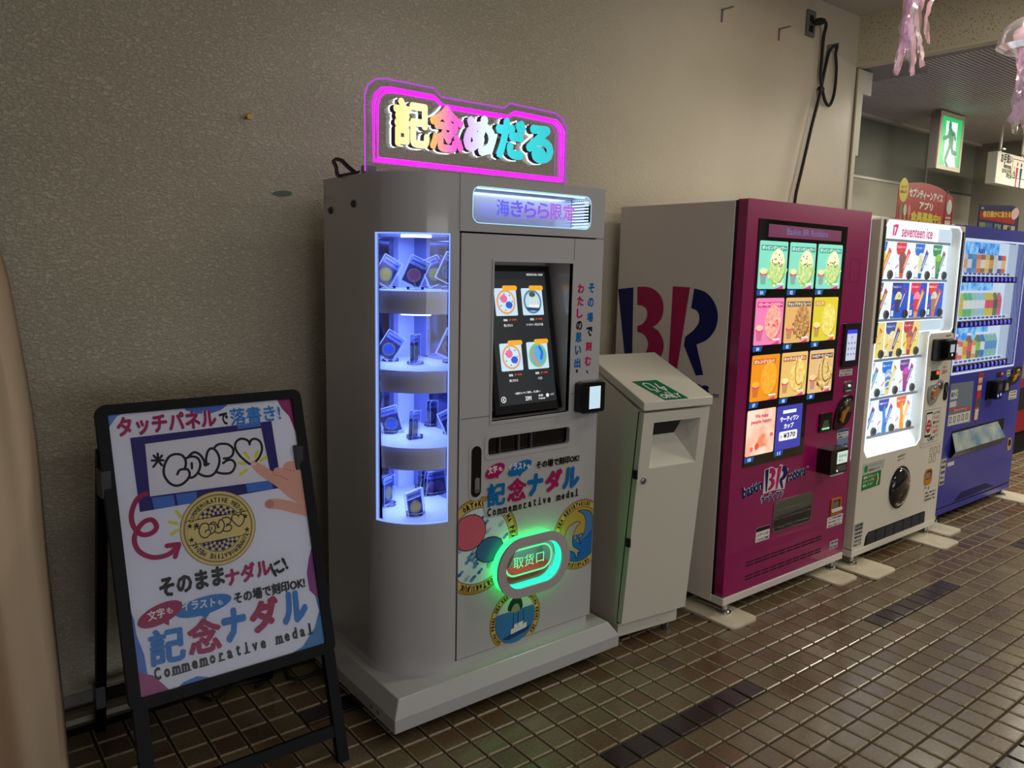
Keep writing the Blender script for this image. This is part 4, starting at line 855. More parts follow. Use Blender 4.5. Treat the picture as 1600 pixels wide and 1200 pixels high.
ins2 = [(-8.7+(a+8.7)*.965, 20.15+(b-20.15)*.93) for a, b in ins]
part('neon_tube', MB().tube([NS.w(a, b, .1) for a, b in ins2], .04, MGL, 8, True), sg, label='glowing magenta inner neon tube')
GRD = {}
def gradm(c1, c2, x0, x1):
    mm = bpy.data.materials.new('letter_face'); mm.use_nodes = True; n, l = nt(mm); b = n['Principled BSDF']; g = n.new('ShaderNodeNewGeometry'); s_ = n.new('ShaderNodeSeparateXYZ'); r = n.new('ShaderNodeMapRange'); x = n.new('ShaderNodeMix'); x.data_type = 'RGBA'
    l.new(g.outputs['Position'], s_.inputs[0]); r.inputs[1].default_value = x0*S; r.inputs[2].default_value = x1*S; l.new(s_.outputs[0], r.inputs[0]); l.new(r.outputs[0], x.inputs[0]); x.inputs[6].default_value = (*lin(c1), 1); x.inputs[7].default_value = (*lin(c2), 1)
    l.new(x.outputs[2], b.inputs['Emission Color']); b.inputs['Emission Strength'].default_value = 1.05; b.inputs['Base Color'].default_value = (.1, .1, .1, 1); return mm
n4 = lambda x, y: Fc((0, 6.1, 0), (1, 0, 0), (0, 0, 1)).px(560+x/4.706, 120+y/4.706)
LS = [('記', (268, 500), (515, 535), 300, (255, 238, 150), (255, 246, 190)), ('念', (532, 530), (765, 572), 300, (255, 196, 60), (255, 90, 210)), ('め', (780, 566), (1000, 590), 270, (225, 170, 255), (225, 250, 255)), ('だ', (1015, 598), (1222, 615), 280, (40, 228, 240), (0, 205, 215)), ('る', (1235, 620), (1425, 648), 270, (0, 215, 222), (0, 200, 208))]
LF = FY(6.1)
for ch_, p0, p1, hh, c1, c2 in LS:
    q0, q1 = n4(*p0), n4(*p1); zz = (q0[1]+q1[1])/2; q0 = (q0[0]-.05, zz-.02); q1 = (q1[0]+.05, zz-.02); ht = hh/4.706/44.5*1.0
    lm = MB(); ext_side[0] = P((70, 70, 74), .2); lm.text(LF, ch_, q0, q1, ht*1.06, gradm(c1, c2, q0[0], q0[0]+(q1[0]-q0[0])*.7), -.25, {'記': .046, '念': .05}.get(ch_, .07), ext=.25, res=3); ext_side[0] = None
    part('sign_letter', lm, sg)
    part('letter_halo', MB().text(LF, ch_, (q0[0]-.02, q0[1]-.02), (q1[0]+.02, q1[1]-.02), ht*1.10, E((238, 252, 246), 2.2), -.31, {'記': .07, '念': .075}.get(ch_, .1), res=3), sg, label='white back light of the letter')
wr = [onY(553, 270, 8.6), onY(543, 262, 8.6), onY(531, 251, 8.6), onY(520, 251, 8.6), onY(524, 262, 8.6), onY(527, 275, 8.6), onY(540, 274, 8.6), onY(560, 270, 8.6)]
part('loose_wire', MB().tube(smooth([tuple(p) for p in wr], 4), .04, mat('red_black_wire', (70, 20, 22), .5), 6).tube(smooth([tuple(p+Vector((.06, 0, .05))) for p in wr], 4), .035, RUB, 6).box(-12.5, -12.1, 7.4, 7.7, 18.7, 19.0, P((150, 150, 150))), k)
# ------------------------------------------------------------------ recycling bin
bn = thing('recycling_bin', (-.4, 5.6, 0), 'ivory slant-topped recycling bin with a green ONLY sticker, between the kiosk and the magenta machine', 'bin')
Lb, Rb = Vector((-2.34, 4.6, 0)), Vector((1.33, 4.2, 0)); Lt, Rt = Vector((-2.33, 3.86, 0)), Vector((1.35, 3.4, 0)); D = Vector((.12, .99, 0))*3.66
def pz(v, z): return Vector((v.x, v.y, z))
def hexa(mb, q, mt): return mb.raw(q, [(3, 2, 1, 0), (4, 5, 6, 7), (0, 1, 5, 4), (1, 2, 6, 5), (2, 3, 7, 6), (3, 0, 4, 7)], mt)
LB2, RB2 = Lt+D, Rt+D
def lerp(a, b, f): return a+(b-a)*f
zB, zF = .95, 10.22
UF = (Rb-Lb).normalized(); VF = (pz(Lt, zF)-pz(Lb, .5)).normalized()
BF = Fc(pz(Lb, .5), UF, VF); bl = (pz(Lt, zF)-pz(Lb, .5)).length; bw = (Rb-Lb).length
ins_ = D.normalized()*.28
part('body', MB().raw([pz(lerp(Lb, Lt, .05)+ins_, zB), pz(lerp(Rb, Rt, .05)+ins_, zB), pz(RB2, zB), pz(LB2, zB), pz(Lt+ins_, zF), pz(Rt+ins_, zF), pz(RB2, 11.7), pz(LB2, 11.7)], [(3, 2, 1, 0), (4, 5, 6, 7), (1, 2, 6, 5), (2, 3, 7, 6), (3, 0, 4, 7)], BINW), bn)
part('lid', hexa(MB(), [pz(Lt-D*.012, 10.27), pz(Rt-D*.012, 10.27), pz(RB2+D*.01, 11.72), pz(LB2+D*.01, 11.72), pz(Lt-D*.012, 10.63), pz(Rt-D*.012, 10.63), pz(RB2+D*.01, 12.09), pz(LB2+D*.01, 12.09)], BINW), bn, .035)
hp_ = lambda x, y, h=0: BF.px(920+x/2.553, 540+y/2.553, h)
hole = [hp_(250, 310), hp_(438, 290), hp_(420, 465), hp_(238, 493)]
ha0 = (hole[0][0]+hole[3][0])/2; ha1 = (hole[1][0]+hole[2][0])/2; hb1 = (hole[0][1]+hole[1][1])/2; hb0 = (hole[2][1]+hole[3][1])/2
bd = part('door', MB().prism(BF, rect(.06, bw-.02, .62, bl-.04), -.28, 0, BINW, [rect(ha0, ha1, hb0, hb1)]), bn, .03)
cb = hb1-.80
part('chute', MB().raw([BF.w(ha0, hb0, 0), BF.w(ha1, hb0, 0), BF.w(ha1-.62, cb, -.8), BF.w(ha0+.04, cb, -.8), BF.w(ha0, hb1, 0), BF.w(ha1, hb1, 0), BF.w(ha1-.1, hb1, -.8), BF.w(ha0, hb1, -.8)],
     [(0, 1, 2, 3), (1, 5, 6, 2), (4, 0, 3, 7)], BINW), bd)
part('chute_opening', MB().raw([BF.w(ha0, cb, -.82), BF.w(ha1-.6, cb, -.82), BF.w(ha1-.08, hb1+.1, -.82), BF.w(ha0, hb1+.1, -.82)], [(0, 1, 2, 3)], mat('opening_shade', (30, 30, 28), .6)), bd)  # dark sheet paints in the unlit opening behind the chute
a, b = hp_(212, 540); part('keylock', MB().lathe(BF.w(a, b, 0), [(.14, 0), (.14, .05), (.09, .08), (.05, .08)], STEEL, 16, BF.n), bd)
for zz in (7.5, 4.6): part('hinge', MB().box(-2.42, -2.34, 4.5-.07*zz, 4.7-.07*zz, zz, zz+.35, DARK), bn)
part('plinth', MB().raw([pz(lerp(Lb, Rb, .03)+ins_*.8, .42), pz(lerp(Lb, Rb, .94)+ins_*.8, .42), pz(RB2, .42), pz(LB2, .42), pz(lerp(Lb, Rb, .03)+ins_*.8, 1.0), pz(lerp(Lb, Rb, .94)+ins_*.8, 1.0), pz(RB2, 1.0), pz(LB2, 1.0)],
     [(3, 2, 1, 0), (4, 5, 6, 7), (0, 1, 5, 4), (1, 2, 6, 5), (2, 3, 7, 6), (3, 0, 4, 7)], BINW), bn, .02)
for q in (lerp(Lb, Rb, .1)+D*.15, lerp(Lb, Rb, .85)+D*.13, RB2-D*.12-UF*.5, LB2-D*.12+UF*.5): part('foot', MB().lathe(pz(q, .0), [(.22, 0), (.22, .08), (.08, .12), (.08, .45)], STEEL, 12), bn)
TF = Fc(pz(Lt-D*.012, 10.63), (Rt-Lt), (pz(LB2+D*.01, 12.09)-pz(Lt-D*.012, 10.63)))
tp = lambda x, y: TF.px(970+x/12, 560+y/12)
q = [tp(210, 437), tp(665, 408), tp(1265, 745), tp(830, 785)]; GRN = P((8, 112, 72), .35); WK = P((235, 240, 235), .35)
m = MB().prism(TF, q, .0, .015, GRN).text(TF, 'ONLY', tp(800, 760), tp(1160, 728), .34, WK, .02, .04)
m.text(TF, 'のみ', tp(840, 668), tp(940, 660), .16, WK, .02, .03)
m.stroke(TF, [tp(*p) for p in ((735, 625), (690, 610), (660, 560), (520, 480), (430, 470), (410, 490), (560, 590), (640, 600), (690, 640))], .06, WK, .02)
m.stroke(TF, [tp(*p) for p in ((640, 480), (730, 560), (800, 540), (860, 605), (760, 570))], .07, WK, .02)
part('sticker', m, bn)

# ------------------------------------------------------------------ shared vending machine helpers
def machine(name, org, label, x0, x1, yf, body, base, z0=.6, zt=18.8, ybk=11.3, dth=.62, bay=None):
    t = thing(name, org, label, 'vending machine')
    if bay: part('cabinet', MB().box(x0, x1, yf+1.3, ybk, z0+.02, zt, body), t, .05); part('front_bay', MB().prism(FY(yf), rect(x0, x1, z0+.02, zt), -1.3, -.6, body, [bay]), t, .03)
    else: part('cabinet', MB().box(x0, x1, yf+dth, ybk, z0+.02, zt, body), t, .05)
    part('base_rail', MB().box(x0+.02, x1-.02, yf-.03, ybk-.1, z0, z0+.36, base), t, .03)
    for x in (x0+.55, x1-.55):
        for y in (yf+.25, ybk-.6):
            f = part('levelling_foot', MB().lathe((x, y, .1), [(.32, 0), (.32, .06), (.13, .1), (.13, .55)], CHR, 14), t)
            if y < yf+1: part('foot_bracket', MB().box(x-.12, x+.12, y-.2, y+1.6, .17, .26, CHR), f, .02)
    return t
def floorplate(pts, label, r=0):
    z = onZ(*pts[0], .1); q = [tuple(onZ(*p, .1))[:2] for p in pts]
    solo('floor_plate', MB().prism(FG, q, 0, .1, PLATE), (q[0][0], q[0][1], 0), label, 'floor plate', 'cream floor plates under the vending machines', .04)
def plate(x0, x1, y0, y1, label): 
    solo('floor_plate', MB().prism(FG, rrect(x0, x1, y0, y1, .35, 4), 0, .1, PLATE), ((x0+x1)/2, (y0+y1)/2, 0), label, 'floor plate', 'cream floor plates under the vending machines', .05)
plate(3.05, 5.0, 2.8, 6.2, 'cream floor plate under the left front foot of the magenta machine')
plate(11.6, 13.55, 2.6, 6.0, 'cream floor plate under the right front foot of the magenta machine')
plate(13.95, 16.35, 1.95, 6.0, 'cream floor plate under the left front foot of the white ice cream machine')
plate(21.7, 23.9, 1.85, 6.0, 'cream floor plate under the right front foot of the white ice cream machine')
plate(24.4, 26.4, 2.75, 6.0, 'cream floor plate under the left front foot of the blue machine')
plate(36.2, 38.6, 2.6, 6.4, 'cream floor plate under the right front foot of the blue machine')
def blurtext(m, F, st_, p0, p1, ht, mt, h=.03): m.text(F, st_, p0, p1, ht, mt, h, .02, res=1)
def sticker(F, par, a0, a1, b0, b1, bg, lines, fg=(40, 40, 44), h=.0, name='sticker', head=None):
    m = MB().prism(F, rect(a0, a1, b0, b1), h, h+.015, bg)
    if head: m.poly(F, rect(a0, a1, b1-(b1-b0)*.28, b1), head, h+.018)
    n = len(lines)
    for i, s_ in enumerate(lines):
        if not s_: continue
        y = b1-(b1-b0)*(i+.82)/n; m.text(F, s_, (a0+(a1-a0)*.08, y), (a1-(a1-a0)*.08, y), (b1-b0)/n*.58, P(fg), h+.022, .03, res=1)
    return part(name, m, par)

# ------------------------------------------------------------------ magenta ice cream machine
BX0, BX1, BY = 3.6, 14.0, 3.9
br = machine('ice_cream_machine', (8.8, 7.5, 0), 'magenta and white cup ice cream vending machine with a large BR logo on its side', BX0, BX1, 3.87, WHT2, WHT2)
F = FY(BY)
door = part('door', MB().prism(F, rect(BX0+.05, BX1, .98, 18.86), -.5, 0, MAR), br, .14)
part('door_gasket', MB().box(BX0+.02, BX1-.05, BY+.48, BY+.66, 1.0, 18.8, BLK), br)
win = [(4.5, 6.98), (9.35, 6.98), (9.35, 9.46), (11.68, 9.46), (11.76, 18.02), (4.5, 18.06)]
wp = part('display_window', MB().prism(F, win, .0, .035, GLOSSB), door)
m = MB().poly(F, [(5.2, 17.3), (11.2, 17.3), (11.2, 17.8), (5.2, 17.86)], E((110, 40, 80), .8), .04).text(F, 'Baskin BR Robbins', (6.6, 17.44), (10.0, 17.44), .3, E((120, 110, 170), .7), .045)
part('header_strip', m, wp)
xs = (4.62, 6.93, 9.26); zs_ = (15.03, 12.53, 9.98, 7.47)
fl_ = [('ポッピングシャワー', (134, 222, 196), (60, 170, 150), (158, 208, 112), (232, 236, 170), 1), ('ポッピングシャワー', (134, 222, 196), (60, 170, 150), (158, 208, 112), (232, 236, 170), 1), ('ポッピングシャワー', (134, 222, 196), (60, 170, 150), (158, 208, 112), (232, 236, 170), 1),
       ('ベリーベリーストロベリー', (240, 130, 180), (222, 60, 130), (232, 140, 124), (252, 200, 176), 2), ('チョップドチョコレート', (226, 178, 110), (120, 104, 88), (150, 100, 50), (226, 176, 110), 3), ('バニラ', (222, 204, 56), (206, 150, 60), (226, 206, 84), (250, 236, 140), 0),
       ('オレンジソルベ', (240, 146, 30), (214, 104, 40), (250, 160, 36), (255, 184, 60), 0), ('キャラメルリボン', (232, 190, 110), (190, 110, 60), (226, 186, 90), (255, 236, 150), 4), ('ジャモカアーモンドファッジ', (226, 186, 130), (110, 70, 50), (206, 166, 90), (246, 216, 140), 5)]
def scoopm(i, c1, c2):
    k_ = mat('scoop_%d_%d_%d' % (i, c1[0], c1[2]), c1, .5, 0, 1.0); 
    if not k_.get('done'): mottle(k_, c1, c2, 55, 1); k_['done'] = 1
    return k_
rnd = random.Random(11)
for i, (nm, bg, bn_, c1, c2, kd) in enumerate(fl_):
    a0 = xs[i % 3]; b0 = zs_[i//3]; a1, b1 = a0+2.15, b0+2.1; m = MB().poly(F, rrect(a0, a1, b0, b1, .08), E(bg, 1.0), .045)
    m.poly(F, rect(a0+.12, a0+.12+min(1.95, .22*len(nm)+.15), b1-.42, b1-.18), E(bn_, .95), .05); m.text(F, nm, (a0+.18, b1-.38), (a0+.06+min(1.95, .22*len(nm)+.1), b1-.38), .17, E((250, 250, 240), 1), .055, .03)
    cx, cy = a0+1.36, b0+1.02
    if kd in (1, 3, 5):
        for q in range(46): t_ = rnd.uniform(3.3, 6.1); m.poly(F, ell(cx+.72*math.cos(t_)*rnd.uniform(.8, 1.1), cy+.86*math.sin(t_)*rnd.uniform(.85, 1.05), rnd.uniform(.03, .1), n=6), E(c1 if q % 2 else bn_ if kd == 5 else c2, 1), .052)
    m.poly(F, ell(cx+.02, cy-.12, .62, .72, rot=.1), E(tuple(int(v*.85) for v in c1), 1), .056)
    m.poly(F, ell(cx, cy, .60, .76, rot=-.1), scoopm(i, c1, c2), .06)
    if kd == 1: m.poly(F, smooth([(cx-.5, cy+.25), (cx-.3, cy+.6), (cx, cy+.74), (cx+.35, cy+.6), (cx+.52, cy+.2), (cx+.3, cy+.05), (cx+.1, cy+.2), (cx-.2, cy+.1)], 3, True), E((250, 244, 204), 1), .0605)
    if kd in (1, 2, 3):
        for q in range(16 if kd != 2 else 5):
            a = rnd.uniform(-.1, 3.2) if kd == 1 else rnd.uniform(0, 6.28); r = rnd.uniform(.1, .5); m.poly(F, ell(cx+r*math.cos(a), cy+r*1.2*math.sin(a), rnd.uniform(.025, .05) if kd != 2 else .07, n=7), E(((170, 50, 60), (90, 50, 50))[q % 2] if kd != 2 else (226, 90, 90), 1), .062+q*.0001)
    if kd in (4, 5): m.stroke(F, smooth([(cx-.1, cy+.7), (cx-.2, cy+.3), (cx-.15, cy-.2), (cx+.1, cy-.5), (cx+.4, cy-.4)], 4), .07, E((196, 110, 40) if kd == 4 else (90, 60, 50), 1), .062)
    if kd == 5: m.stroke(F, smooth([(cx-.42, cy+.4), (cx-.5, cy), (cx-.4, cy-.4)], 4), .05, E((90, 60, 50), 1), .062); m.stroke(F, smooth([(cx+.25, cy+.4), (cx+.35, cy+.1), (cx+.2, cy-.1)], 4), .05, E((90, 60, 50), 1), .062)
    # little cup
    ux, uy = a0+.36, b0+.2; m.poly(F, [(ux-.17, uy), (ux+.17, uy), (ux+.24, uy+.42), (ux-.24, uy+.42)], E(tuple(int(v*.85) for v in bg), .9), .062); m.poly(F, [(ux-.27, uy+.40), (ux+.27, uy+.40), (ux+.27, uy+.55), (ux-.27, uy+.55)], E((228, 70, 120), 1), .064); m.poly(F, ell(ux, uy+.58, .27, .13, 14), E(c2, 1), .066)
    for q in (-.08, .06): m.stroke(F, [(ux+q, uy+.05), (ux+q*1.2, uy+.36)], .03, E((228, 90, 130), 1), .0645)
    m.poly(F, [(a0+1.2, b0), (a0+1.95, b0), (a0+1.85, b0+.16), (a0+1.5, b0+.06)], E((206, 60, 130), 1), .066); m.poly(F, rect(a0+1.4, a0+1.95, b0+.2, b0+.26), E((250, 250, 245), 1), .067)
    part('flavour_card', m, wp, label='backlit card: ' + ('mint green scoop', 'mint green scoop', 'mint green scoop', 'pink strawberry scoop', 'brown chocolate scoop', 'yellow vanilla scoop', 'orange sorbet scoop', 'caramel ribbon scoop', 'almond fudge scoop')[i])
a0, b0 = xs[0]-.06, zs_[3]; pk = mat('pink_poster', (255, 190, 160), .5, 0, 1.05); mottle(pk, (250, 150, 120), (255, 222, 196), 9, 1, .3, .6)
m = MB().poly(F, rrect(a0, a0+2.18, b0, b0+2.12, .08), pk, .045); m.text(F, 'We make', (a0+.6, b0+1.72), (a0+1.6, b0+1.72), .2, E((200, 50, 90), 1), .05, .04); m.text(F, 'people happy.', (a0+.3, b0+1.42), (a0+1.9, b0+1.42), .24, E((200, 50, 90), 1), .05, .04)
m.poly(F, ell(a0+.85, b0+.4, .16, n=14), E((230, 80, 60), 1), .05).poly(F, ell(a0+.45, b0+.3, .12, n=14), E((236, 110, 90), 1), .05).poly(F, smooth([(a0+.8, b0+.55), (a0+1.2, b0+.95), (a0+1.5, b0+.85), (a0+1.3, b0+.6), (a0+1.6, b0+.4), (a0+1.1, b0+.35)], 3, True), E((240, 140, 100), 1), .049).poly(F, ell(a0+1.95, b0+.85, .14, .1, 12), E((226, 110, 110), 1), .05)
part('flavour_card', m, wp, label='backlit pink card reading We make people happy.')
a0 = xs[1]-.08; m = MB().poly(F, rrect(a0, a0+2.13, b0-.02, b0+2.1, .08), E((66, 66, 170), .95), .045); W_ = E((245, 245, 250), 1)
m.poly(F, rect(a0+.5, a0+1.6, b0+1.72, b0+1.88), W_, .05); m.text(F, 'サーティワン', (a0+.3, b0+1.32), (a0+1.85, b0+1.32), .26, W_, .05, .05); m.text(F, 'カップ', (a0+.65, b0+.98), (a0+1.45, b0+.98), .26, W_, .05, .05)
m.poly(F, rrect(a0+.3, a0+1.8, b0+.42, b0+.86, .08), W_, .05); m.text(F, '各', (a0+.4, b0+.55), (a0+.55, b0+.55), .14, INK, .055); m.text(F, '¥370', (a0+.65, b0+.52), (a0+1.65, b0+.52), .26, INK, .055, .03)
part('flavour_card', m, wp, label='backlit blue price card reading 370 yen')
for i in range(11):
    a = xs[i % 3]-(.06 if i > 8 else 0); b = zs_[i//3]; m = MB().poly(F, [(a, b-.28), (a+.62, b-.28), (a+.72, b-.04), (a, b-.04)], E((24, 90, 170), .8), .045).text(F, '%02d' % (i+1), (a+.24, b-.25), (a+.46, b-.25), .17, E((230, 240, 250), 1), .05, .02); part('number_tag', m, wp)
# controls
cp_ = part('screen_unit', MB().prism(F, rrect(12.14, 13.66, 11.1, 13.3, .06), 0, .14, GLOSSB), door, .03)
m = MB().poly(F, rect(12.38, 13.32, 11.42, 12.78), E((196, 200, 226), 1), .145).poly(F, rect(12.38, 13.32, 12.78, 12.98), E((50, 60, 220), 1.1), .145)
for i in range(9): m.poly(F, ell(12.56+.29*(i % 3), 12.3-.28*(i//3), .07, .06, 10), E((120, 124, 160), 1), .15)
m.poly(F, ell(12.85, 12.6, .08, n=10), E((150, 150, 190), 1), .15); part('screen', m, cp_)
sticker(F, door, 12.15, 13.4, 10.62, 10.95, P((225, 222, 215)), ['こちらのパネルを先', '押してご購入下さい'], name='sticker')
part('push_button', MB().prism(F, rrect(12.72, 13.55, 9.72, 10.3, .14), 0, .07, STEEL, [rrect(12.82, 13.45, 9.82, 10.2, .1)]).poly(F, rrect(12.82, 13.45, 9.82, 10.2, .1), CHR, .02).lathe(F.w(13.22, 10.08, .02), [(.07, 0), (.06, .05)], E((255, 255, 245), 1), 10, F.n), door)
cl = [(12.0, 7.9), (12.05, 8.7), (12.4, 9.3), (12.9, 9.55), (13.6, 9.5), (13.6, 8.8), (13.35, 8.2), (12.8, 7.95)]
co = part('coin_unit', MB().prism(F, smooth(cl, 3, True), 0, .08, BLK), door, .02)
part('coin_ring', MB().lathe(F.w(13.2, 9.05, .08), [(.36, 0), (.34, .08), (.28, .08)], CHR, 18, F.n).lathe(F.w(12.75, 8.7, .08), [(.42, 0), (.40, .05), (.38, .05)], BLK, 18, F.n), co)
part('coin_lever', MB().prism(F, [(12.38, 8.35), (12.5, 8.75), (13.1, 9.0), (12.8, 8.65), (12.55, 8.2)], .1, .22, P((190, 118, 50), .4)), co)
bi = part('bill_slot', MB().prism(F, rect(10.6, 11.72, 7.92, 8.85), 0, .08, BLK), door, .02)
part('bill_mouth', MB().poly(F, [(10.8, 8.1), (11.5, 8.1), (11.35, 8.5), (10.95, 8.5)], P((90, 96, 90), .3), .085).poly(F, rect(10.8, 11.5, 8.02, 8.12), E((130, 230, 160), .9), .088), bi)
pt = part('payment_reader', MB().prism(F, [(10.72, 5.85), (12.3, 5.85), (12.3, 7.1), (10.72, 7.1)], .0, .75, BLK), door, .05)
part('reader_screen', MB().prism(F, rect(11.3, 12.25, 6.35, 6.95), .75, .77, E((196, 216, 200), .95)).poly(F, rect(11.25, 12.2, 5.93, 6.25), P((90, 90, 88), .4), .76).poly(F, ell(11.35, 6.0, .05, n=8), E((250, 250, 255), 1.5), .77).text(F, '▣ ▣ ▣', (11.42, 6.68), (12.1, 6.68), .12, INK, .78).text(F, '▣ ▯', (11.42, 6.45), (11.8, 6.45), .12, INK, .78), pt)
sticker(F, door, 12.45, 13.55, 7.35, 7.8, P((215, 220, 226)), ['お支払い方法', '電子マネー', '各種カード'], head=P((40, 120, 170)))
sticker(F, door, 12.5, 13.55, 5.75, 7.32, P((210, 214, 220)), ['', '① ②', '選択', 'タッチ', '○ ▯', '', ''], head=P((120, 150, 190)))
sticker(F, door, 12.1, 13.4, 5.4, 5.72, P((200, 196, 200)), ['IC QUIC ◎'])
rt = part('coin_return', MB().prism(F, rrect(12.4, 13.4, 3.25, 4.15, .1), .0, .06, P((190, 110, 40), .4), [rrect(12.52, 13.28, 3.5, 4.05, .08)]).poly(F, rrect(12.52, 13.28, 3.5, 4.05, .08), DARK, .01).poly(F, rect(12.6, 13.2, 3.62, 3.98), P((120, 110, 104), .3), .02), door, .01)
part('return_lip', MB().prism(F, rrect(12.38, 13.42, 3.45, 3.62, .08), .06, .12, P((232, 230, 224))), rt)
sticker(F, door, 12.2, 13.7, 2.62, 3.18, P((230, 228, 226)), ['カードを挿入後返却', 'ボタンを押して下さい', 'お釣りにご注意ください'])
sticker(F, door, 12.65, 13.45, 1.35, 1.8, P((190, 190, 190)), ['TM 001', '▣ 7180'])
sticker(F, door, 5.9, 7.0, 3.15, 3.85, P((236, 234, 232)), ['', 'スプーンは', 'こちらをご利用'], head=P((40, 20, 30)))
pw_ = rrect(7.2, 10.6, 3.35, 4.92, .22)
ph = part('pickup_hatch', MB().prism(F, pw_, .0, .03, STEEL, [rrect(7.26, 10.54, 3.41, 4.86, .2)]).poly(F, rrect(7.26, 10.54, 3.41, 4.86, .2), SMOKE, .026), door)
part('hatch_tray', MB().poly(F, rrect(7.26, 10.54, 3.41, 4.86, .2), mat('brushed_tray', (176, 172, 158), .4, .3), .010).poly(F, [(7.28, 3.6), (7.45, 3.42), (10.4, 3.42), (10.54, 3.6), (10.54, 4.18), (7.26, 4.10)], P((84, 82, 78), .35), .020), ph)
for (b0, rows) in ((2.28, 2), (1.60, 1)):
    for r in range(2):
        for i in range(10): a = 5.3+i*.66; part('vent_slot', MB().prism(F, rect(a, a+.54, b0-r*.16, b0-r*.16+.05), .0, .02, DARK), door)
# logo on the front
CB = P((226, 226, 236), .3); N1 = P((16, 28, 96), .3); PK = P((200, 22, 104), .3)
def brlogo(mb, F, f, cn, cp, h, grow=0):
    stem = [(198, 455), (270, 447), (262, 842), (236, 840)]
    three = smooth([(288, 445), (335, 445), (375, 462), (402, 498), (411, 540), (404, 585), (382, 618), (360, 632)], 3)+smooth([(386, 650), (408, 690), (411, 735), (396, 775), (366, 806), (320, 830), (288, 838)], 3)+smooth([(288, 790), (315, 770), (335, 735), (337, 700), (318, 668), (288, 655)], 3)+smooth([(288, 628), (312, 618), (332, 590), (333, 555), (315, 535), (288, 530)], 3)
    bar = [(455, 442), (535, 447), (472, 845), (433, 835)]
    ar = smooth([(555, 452), (605, 468), (642, 505), (662, 552), (665, 600), (650, 650), (615, 692), (565, 715)], 3)+[(597, 857), (562, 860), (507, 720), (512, 680)]+smooth([(550, 650), (575, 615), (578, 580), (565, 555), (540, 545)], 3)
    for q, c in ((stem, cn), (three, cp), (bar, cp), (ar, cn)): mb.poly(F, [f(*p) for p in q], c, h)
SF_ = FX(BX0); fs_ = lambda x, y: SF_.px(900+x/3, 300+y/3)
m = MB(); brlogo(m, SF_, fs_, N1, P((172, 26, 88), .35), .012)
q0, q1 = SF_.px(1108, 612), SF_.px(965, 612); m.text(SF_, 'baskin robbins', (-11.0, 10.22), (q0[0], 10.22), .55, N1, .012, .07); m.text(SF_, 'TM', SF_.px(1114, 622), SF_.px(1123, 622), .18, N1, .012, .02)
part('side_logo', m, br)
m = MB(); A0, A1, Z0, Z1 = 6.28, 8.15, 5.5, 6.66
f2 = lambda x, y: (A0+(x-198)/(665-198)*(A1-A0), Z1-(y-442)/(860-442)*(Z1-Z0))
m.poly(F, [(A0-.05, Z0-.04), (A0-.05, Z1-.02), (A0+.5, Z1+.06), (A0+.9, Z1-.1), (A1-.6, Z1+.08), (A1+.06, Z1-.25), (A1-.1, Z1-.85), (A1-.15, Z0-.06), (A1-.7, Z0), (A0+.8, Z0+.02)], CB, .012)
brlogo(m, F, f2, N1, PK, .018)
for s_, p0, p1 in (('baskin', (4.66, 5.5), (6.15, 5.72)), ('robbins', (8.2, 5.72), (9.75, 5.85))): m.text(F, s_, p0, p1, .56, CB, .012, .11); m.text(F, s_, p0, p1, .56, N1, .018, .045)
m.text(F, 'TM', (9.8, 6.2), (10.0, 6.2), .1, CB, .018)
m.text(F, 'サーティワン', (6.05, 4.97), (7.95, 5.03), .46, CB, .012, .11); m.text(F, 'サーティワン', (6.1, 5.0), (7.9, 5.06), .38, N1, .018, .05)
part('front_logo', m, door)
part('service_panel', MB().stroke(F, rrect(12.35, 13.25, 15.35, 16.5, .06), .02, MARD, .005, True), door)

# ------------------------------------------------------------------ white ice cream bar machine
IX0, IX1, IY = 14.44, 24.33, 3.62
ic = machine('ice_bar_machine', (19.4, 7.5, 0), 'white ice cream bar vending machine with a bright window of cone and stick pictures', IX0, IX1, IY, ICEW, ICEW, zt=18.75, bay=rect(14.62, 24.15, 5.85, 18.62))
F = FY(IY); wn = smooth([(15.3, 18.5), (15.1, 18.35)], 1)
hole = rrect(15.02, 23.95, 12.55, 18.5, .3, 4)
wpoly = [(15.02, 18.2), (15.32, 18.5), (23.5, 18.52), (23.85, 18.25), (23.95, 12.75), (23.7, 12.55), (21.2, 12.55), (21.0, 12.3), (21.2, 6.4), (20.8, 6.08), (15.2, 6.1), (14.86, 6.5)]
dI = part('door', MB().prism(F, rect(IX0+.02, IX1, .98, 18.62), -.5, 0, ICEW, [wpoly]), ic, .1)
part('light_box', MB().box(14.7, 24.1, IY+.75, IY+.8, 5.9, 18.6, E((222, 238, 250), 1.7)).box(14.7, 14.78, IY+.1, IY+.75, 5.9, 18.6, E((222, 238, 250), .9)).box(24.05, 24.1, IY+.1, IY+.75, 12.5, 18.6, E((200, 216, 230), .9))
     .box(21.2, 21.26, IY+.1, IY+.75, 6, 12.5, E((200, 216, 230), .9)).box(14.7, 21.3, IY+.1, IY+.75, 5.95, 6.05, E((226, 240, 250), 1.0)), dI, label='glowing white light box')
part('window_rim', MB().stroke(F, wpoly, .12, E((232, 244, 250), 1.2), .01, True), dI)
part('gasket_reflection', MB().box(IX0+.3, IX0+.5, IY-.04, IY, 12.2, 18.55, BLK).box(24.0, 24.18, IY-.04, IY, 12.4, 18.3, BLK).box(IX0+.5, IX0+.56, IY-.04, IY, 12.5, 18.2, P((30, 110, 60))), dI)  # dark and green strips at left paint in the frame's reflection
part('tray', MB().raw([F.w(14.95, 6.9, -.7), F.w(21.1, 6.9, -.7), F.w(21.1, 6.15, -.1), F.w(14.95, 6.15, -.1)], [(0, 3, 2, 1)], E((212, 232, 244), 1.5)), dI)  # glow stands in for light falling on the tray
